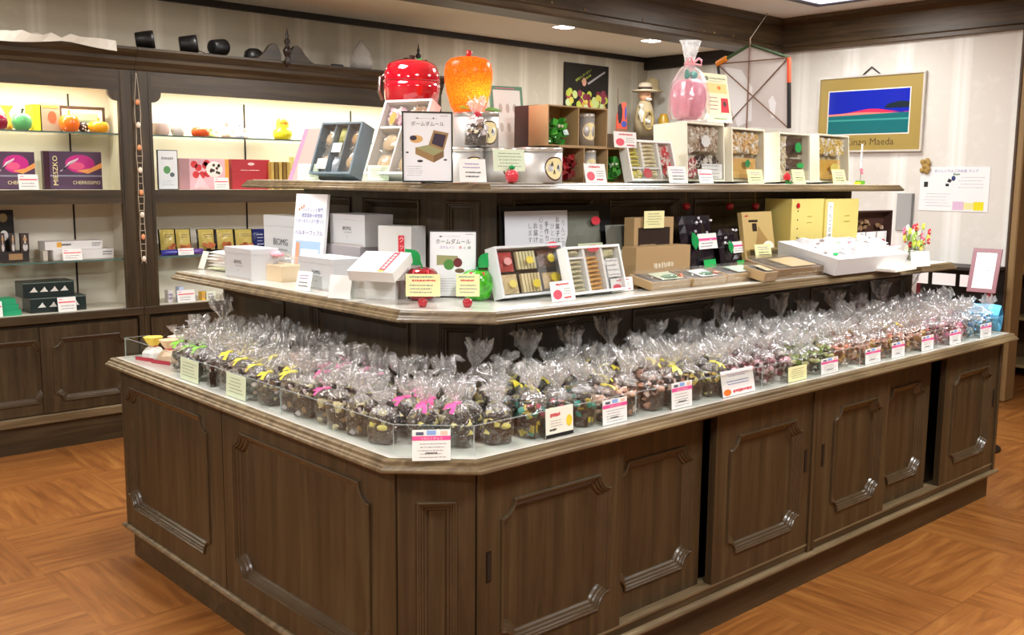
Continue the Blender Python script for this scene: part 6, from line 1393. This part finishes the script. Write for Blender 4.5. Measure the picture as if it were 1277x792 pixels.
b.use(P('salmon print', 'E88A7A', .25)); b.add([(x_, y-.0010, z_) for x_, z_ in [(a+(c-a)*k/n, e+(g-e)*(.46+.035*math.exp(-((k/n-.4)/.3)**2))) for k in range(n+1)]+[(a+(c-a)*k/n, e+(g-e)*(.425+.04*k/n)) for k in range(n, -1, -1)]], [list(range(2*n+2))])
b.use(P('dark shore print', '10242E', .3)); b.add([(c-(c-a)*.30, y-.0009, e+(g-e)*.57), (c, y-.0009, e+(g-e)*.57), (c, y-.0009, e+(g-e)*.70), (c-(c-a)*.12, y-.0009, e+(g-e)*.72), (c-(c-a)*.26, y-.0009, e+(g-e)*.66)], [(0, 1, 2, 3, 4)])
b.use(P('pale teal print', '3A9A94', .3)).rect(a, c, e+(g-e)*.30, e+(g-e)*.34, y-.0006)
b.build('painting', t)
b = MB(P('dark print ink', '4A3A20')); b.text('Kinzo Maeda', w*.02, h*.09, h*.13, -.0206); b.build('caption', t)
b = MB(P('black cord', '101010')); b.tube([(-.07, -.01, h), (0, -.012, h+.055), (.07, -.01, h)], .005, 6); b.build('hanging_cord', t)
# pinned sheet
Q = wallquad(0, [(1149, 209), (1236, 207), (1234, 264), (1147, 263)], Xp=XW)
y1, y0 = Q[0].y, Q[1].y; z1, z0 = (Q[0].z+Q[1].z)/2, (Q[2].z+Q[3].z)/2; w, h = y1-y0, z1-z0
t = thing('pinned_map', 'white handwritten map sheet with pink and yellow panels taped to right wall', 'poster', (XW-.001, (y0+y1)/2, z0), L)
b = MB(rmat('F0F1F3')).box(-w/2, w/2, -.003, 0, 0, h); y = -.0036
b.use(P('violet blue ink', '4A44A8')).text('おいしいりんごのお店 マップ', w*.02, h*.88, h*.075, y); b.use(INK).rect(-w*.44, -w*.38, h*.54, h*.66, y); b.rect(-w*.12, -w*.07, h*.56, h*.62, y); b.add([(-w*.1, y, h*.66), (-w*.05, y, h*.64), (-w*.03, y, h*.7), (-w*.08, y, h*.74)], [(0, 1, 2, 3)])
b.use(P('navy ink', '2A3A70')).disc(-w*.01, h*.74, w*.03, h*.06, y, 10); b.use(P('green ink', '2A6A3A')).scrib(-w*.02, w*.1, h*.80, h*.86, 1, y, .8); b.use(GREYINK).scrib(w*.06, w*.45, h*.5, h*.8, 4, y, .14); b.scrib(-w*.42, -w*.02, h*.08, h*.42, 5, y, .14)
b.use(rmat('E0BEDC')).rect(0, w*.16, h*.03, h*.22, y); b.use(rmat('E8E4A0')).rect(w*.16, w*.30, h*.05, h*.2, y); b.use(rmat('E8DC1E')).rect(w*.30, w*.44, h*.03, h*.22, y); b.build('sheet', t)
q = on(1155, 207, XW, 0); t = thing('wall_rosette', 'small tan rosette pinned at the corner of the map sheet', 'ornament', (XW-.004, q.y, q.z), L)
b = MB(P('tan raffia', 'A88A4A', .7)); [b.ball((.022*math.cos(k*.9), -.012, .022*math.sin(k*.9)+(.02 if k % 2 else -.02)), (.02, .012, .02), 8, 5) for k in range(9)]; b.build('petals', t)
# grape poster on the back wall
Q = wallquad(0, [(703, 78), (757, 83), (757, 141), (703, 141)], Yp=YB)
x0, x1 = Q[0].x, Q[1].x; z1 = (Q[0].z+Q[1].z)/2; z0 = Q[2].z; w, h = x1-x0, z1-z0
t = thing('grape_poster', 'black framed poster of red and green grapes on the back wall', 'poster', ((x0+x1)/2, YB-.001, z0))
b = MB(rmat('1C1816', .35)).box(-w/2, w/2, -.02, 0, 0, h); y = -.0206
rn = random.Random(12)
for k in range(60):
    u, v = rn.uniform(-.44, .44), rn.random()**1.1; z_ = h*(.06+.44*v*(1-.3*math.sin((u+.44)*3.4))); c = rn.choice(('B8C84A', 'D8CC5A', 'A83A44', '7A2A3A', 'C8D88A', '8A3A4A')) if v > .25 else rn.choice(('B8C84A', 'D8CC5A', 'C8D8A0', 'C8A04A'))
    b.use(P('grape print '+c, c, .4)).disc(u*w, z_, w*.055, w*.055, y-.0001*k*.1, 12)
b.use(P('lime print', 'C8D85A')); b.text('葡萄のしずくゼリー', -w*.08, h*.74, h*.062, y, rot=.5); b.text('果実の贈り物', -w*.02, h*.68, h*.055, y, rot=.5)
b.use(rmat('A8A4A4')).add([(w*.0, y, h*.60), (w*.03, y, h*.57), (w*.42, y, h*.86), (w*.40, y, h*.89)], [(0, 1, 2, 3)]); b.use(rmat('D8A08A')).disc(-w*.07, h*.62, w*.05, h*.09, y, 12)
b.build('poster_board', t)
# kite
Cc = on(946, 108, 5.9, 0)
q = {k: on(x, y, 6.2, 0) for k, (x, y) in dict(top=(936, 56), tl=(895, 80), tr=(984, 72), bl=(905, 158), br=(984, 160)).items()}
t = thing('paper_kite', 'pale six-sided paper kite with brown sticks and coloured edges hanging before right wall', 'kite', (6.2, q['top'].y, q['br'].z))
O = Vector(t.location); V = {k: v-O for k, v in q.items()}
ks = ['bl', 'br', 'tr', 'top', 'tl']
b = MB(P('kite paper', 'CFC6C4', .7)); b.add([V[k] for k in ks]+[V[k]+Vector((.004, 0, 0)) for k in ks], [(0, 1, 2, 3, 4), (9, 8, 7, 6, 5)]); b.build('kite_sail', t)
b = MB(P('kite pale print', 'EAE8EA', .7)); cen = (V['tl']+V['br'])*.5
def kp(u, v): return V['bl']+(V['br']-V['bl'])*u+(V['tl']-V['bl'])*v+Vector((-.003, 0, 0))
b.add([kp(u, v) for u, v in ((.12, .95), (.38, .90), (.52, .62), (.44, .1), (.2, 0), (.10, .4))], [tuple(range(6))]); b.add([kp(u, v) for u, v in ((.74, .42), (.82, .5), (.86, .38), (.80, .14), (.75, .16))], [tuple(range(5))]); b.build('pale_print', t)
b = MB(P('kite stick', '7A5A44', .5)); off = Vector((-.008, 0, 0))
for a_, c_ in (('tl', 'br'), ('bl', 'tr'), ('tl', 'tr')): b.tube([V[a_]+off, V[c_]+off], .0045, 6)
b.tube([V['top']+off+Vector((0, 0, .05)), Vector((V['top'].x, V['top'].y, 0))+off], .006, 6); b.build('sticks', t)['kind'] = 'stuff'
for a_, c_, cc in (('tl', 'top', '3A5A34'), ('top', 'tr', '3A4A34'), ('tl', 'bl', '1A1614')): MB(P('kite edge '+cc, cc, .5)).tube([V[a_], V[c_]], .012, 6).build('edge_band', t)
m_ = V['tr'].lerp(V['br'], .35); MB(P('kite edge red', 'D84A2A', .5)).tube([V['tr'], m_], .016, 6).build('edge_band', t); MB(P('kite edge 1A1614', '1A1614', .5)).tube([m_, V['br']], .016, 6).build('edge_band', t)
m2 = V['tl'].lerp(V['top'], .3); MB(P('kite orange', 'E88A2A', .5)).tube([V['tl']+off, m2+off], .022, 6).build('orange_corner', t)
MB(P('kite string', 'A8A090', .5)).tube([V['top']+Vector((0, 0, .05)), V['top']+Vector((.2, 0, CEIL-O.z-V['top'].z-.05))], .002, 5).build('hanging_string', t)
# corner cabinet carrying the doll
x0, x1 = on(752, 170, 5.5, 1).x, on(850, 170, 5.5, 1).x
zt = 1.86
t = thing('corner_cupboard', 'tall dark cupboard in the far room corner carrying the doll and parcels', 'cabinet', ((x0+x1)/2, 5.5, 0)); w = x1-x0
MB(wz).box(-w/2, w/2, 0, .45, 0, zt).build('carcass', t, bevel=.004); 
for s_ in (-1, 1): panel_door(w/2-.02, zt-.2, .05, wz, .07, w/2-.09, .08, zt-.3, .02, parent=t, loc=(-w/2+.01 if s_ < 0 else .01, -.021, .1))
S = (Vector((x0, 5.5, zt))-CAM).dot(fw)/FPX
def at(px, Y=5.65): return on(px, 150, Y, 1).x
# doll
t = thing('straw_hat_doll', 'old cloth doll with white moustache and brimmed hat in the far corner', 'doll', (at(800), 5.62, zt))
b = MB(P('doll coat', 'A89878', .8)); b.smooth = True; b.lathe([(13*S, 0), (14*S, 20*S), (11*S, 38*S), (7*S, 46*S)], 16); b.build('body', t)
b = MB(P('doll face', 'C89A78', .7)); b.smooth = True; b.ball((0, 0, 53*S), (9*S, 8*S, 9*S), 14, 8); b.ball((0, -8*S, 52*S), (2*S, 2*S, 2*S), 8, 5); b.build('head', t)
b = MB(P('doll white', 'D8D4C8', .8)); b.ball((0, -7*S, 48*S), (6*S, 3*S, 2.5*S), 8, 5); b.tube([(-10*S, -3*S, 40*S), (-14*S, -6*S, 30*S), (-12*S, -9*S, 20*S), (-4*S, -12*S, 18*S)], [4*S, 4.5*S, 4*S, 3*S], 8); b.build('moustache_and_sleeve', t)
b = MB(P('doll hat', 'BEB098', .7)); b.smooth = True; b.lathe([(17*S, 58*S), (17*S, 59.5*S), (9*S, 61*S), (8.5*S, 68*S), (5*S, 70*S), (.001, 70*S)], 20); b.build('hat', t)
b = MB(P('hat band', '3A2A20', .7)); b.lathe([(9.3*S, 60.5*S), (9.2*S, 64*S)], 16); b.build('hat_band', t)
b = MB(P('rope tan', 'B09A5A', .7)); b.tube([(-8*S+9*S*math.cos(k*.52), -14*S, 20*S+12*S*math.sin(k*.52)) for k in range(13)], 1.4*S, 6); b.build('rope_ring', t)
t = thing('straw_hat', 'pale straw hat propped behind the doll', 'hat', (at(812, 5.78), 5.78, zt+.32*0)); b = MB(P('pale straw', 'B8A880', .8)); b.smooth = True; b.lathe([(16*S, 62*S), (10*S, 66*S), (9*S, 78*S), (.001, 82*S)], 18); b.build('crown', t); MB(P('hat stand wood', '5A4630')).tube([(0, 0, 0), (0, 0, 64*S)], 3*S, 8).build('stand', t)
t = thing('yellow_jar', 'tall amber jar standing right of the doll', 'jar', (at(822), 5.60, zt)); b = MB(P('amber jar', 'B8902A', .3)); b.smooth = True; b.lathe([(7*S, 0), (7.5*S, 4*S), (7.5*S, 24*S), (5*S, 28*S), (5*S, 31*S), (.001, 31*S)], 16); b.build('body', t)
t = thing('clear_case', 'small clear-fronted case with little figures before the doll', 'case', (at(818), 5.53, zt)); MB(rmat('C8C4B4')).box(-13*S, 13*S, -.002, .05, 0, 15*S).build('case_body', t, bevel=.002)
t = thing('paper_fan', 'upright red and blue patterned paper fan with black oval, left of doll', 'fan', (at(768), 5.58, zt), .1)
b = MB(P('fan salmon', 'C8503A', .6)); b.prism([(-12*S, 0), (12*S, 0), (10*S, 22*S), (8*S, 42*S), (-2*S, 40*S), (-11*S, 24*S)], 0, .01)
b.use(P('fan black', '1A1C24', .5)).disc(-5*S, 27*S, 5*S, 13*S, -.001, 16); b.use(P('fan blue', '3A4A9A', .5)); b.disc(7*S, 28*S, 2*S, 9*S, -.001, 10); b.disc(4*S, 14*S, 6*S, 4*S, -.001, 10); b.use(rmat('8A5A44')).rect(-12*S, 12*S, 0, 8*S, -.001)
b.use(P('fan stick', '5A4A3A')).tube([(-8*S, .005, 30*S), (-10*S, .005, 58*S)], .8*S, 5); b.build('fan_leaf', t)
# ------------------------------------------------------------------ beyond the island, right side
t = thing('low_rack', 'low wine-red framed rack with white cards against the right wall', 'rack', (6.75, on(1165, 345, 6.6, 0).y, 0), L)
W_ = .62; H_ = .93; RD = P('wine red frame', '7A2430', .35)
for s_ in (-1, 1):
    for yy in (0, .28): MB(RD).box(s_*W_/2-.015, s_*W_/2+.015, yy, yy+.03, 0, H_).build('post', t)
for z_ in (.25, .58, H_-.02): MB(rmat('2A2422')).box(-W_/2+.016, W_/2-.016, 0, .30, z_, z_+.02).build('shelf_board', t)
MB(rmat('1C1A1A')).box(-W_/2+.016, W_/2-.016, .28, .29, .02, H_-.03).build('back_board', t)
for k in range(3):
    for z_, zz in ((.60, 0), (.27, 1)):
        MB(rmat('EEEAEA')).box(-.27+k*.19, -.11+k*.19, -.004, -.001, z_+.2, z_+.28).build('hanging_leaflet', t)
C, w, h = place(1205, 1241, 363, 310, 5.6, 0, L+.1, None, .3)
t = thing('notice_stand', 'wine-framed notice on a slanted stand near the end of the right wall', 'sign', (C.x, C.y, 0), L+.1)
b = MB(P('mauve frame', '8A5A60', .4)); f = .022; b.box(-w/2, w/2, 0, .012, 0, f); b.box(-w/2, w/2, 0, .012, h-f, h); b.box(-w/2, -w/2+f, 0, .012, f, h-f); b.box(w/2-f, w/2, 0, .012, f, h-f); o = b.build('frame', t, (0, 0, C.z)); o.rotation_euler = (-.3, 0, 0)
b = MB(rmat('F0F0EE')).box(-w/2+f, w/2-f, .003, .010, f, h-f); b.use(GREYINK).scrib(-w*.34, w*.34, h*.12, h*.88, 9, .0024, .25); o = b.build('notice_sheet', t, (0, 0, C.z)); o.rotation_euler = (-.3, 0, 0)
b = MB(STEEL); b.tube([(0, .05, .02), (0, .05, C.z+.1)], .012, 8); b.build('pole', t); b = MB(STEEL); b.lathe([(.15, 0), (.15, .012), (.03, .02), (.001, .02)], 20, (0, .05, 0)); b.build('foot', t)
Q = [on(x, y, XW, 0) for x, y in ((1120, 241), (1141, 243), (1141, 288))]
t = thing('wall_panel', 'small grey translucent panel fixed on the wall behind the bouquet', 'panel', (XW-.001, (Q[0].y+Q[1].y)/2, Q[2].z), L); w = Q[0].y-Q[1].y; h = Q[0].z-Q[2].z
MB(rmat('A8A8A8', .3)).box(-w/2, w/2, -.01, 0, 0, h).build('panel_sheet', t); MB(rmat('6A6A6A', .3)).box(w/2-.012, w/2, -.02, -.0101, 0, h).build('edge_strip', t)
# alcove shelf
t = thing('alcove_shelf', 'brown shelf unit seen at the right edge through the opening', 'shelf', (8.0, 2.95, 0), L)
for s_ in (-1, 1): MB(beamwy).box(s_*.5-.02, s_*.5+.02, 0, .4, 0, 2.1).build('side_board', t)
MB(rmat('5A4028')).box(-.48, .48, .38, .40, 0, 2.1).build('back_board', t)
for z_ in (.08, .45, .80, 1.05, 1.32, 1.7, 2.06): MB(rmat('A08A60')).box(-.479, .479, 0, .379, z_, z_+.025).build('shelf_board', t)
for k, (x_, z_, w_, h_, c) in enumerate(((-.33, 1.346, .12, .16, '6AB8D8'), (-.18, 1.346, .12, .19, '8ACCE0'), (-.02, 1.346, .12, .15, 'E8ECEC'), (-.25, 1.076, .34, .05, '9A3038'), (-.22, .826, .38, .17, 'C8A850'), (-.3, .106, .3, .25, 'D8B888'), (-.25, .476, .3, .2, '4A3A30'))):
    q = thing('parcel', ['pale blue packet on the alcove shelf, left one', 'light blue packet on the alcove shelf, taller one', 'white packet on the alcove shelf', 'flat red box on the alcove shelf', 'mustard box on the alcove shelf', 'tan carton at the foot of the alcove shelf', 'dark box low on the alcove shelf'][k], 'box', (8.0+.05, 2.95-x_, z_), L, None)
    MB(rmat(c)).box(-w_/2, w_/2, 0, .2, 0, h_).build('box_body', q, bevel=.003)
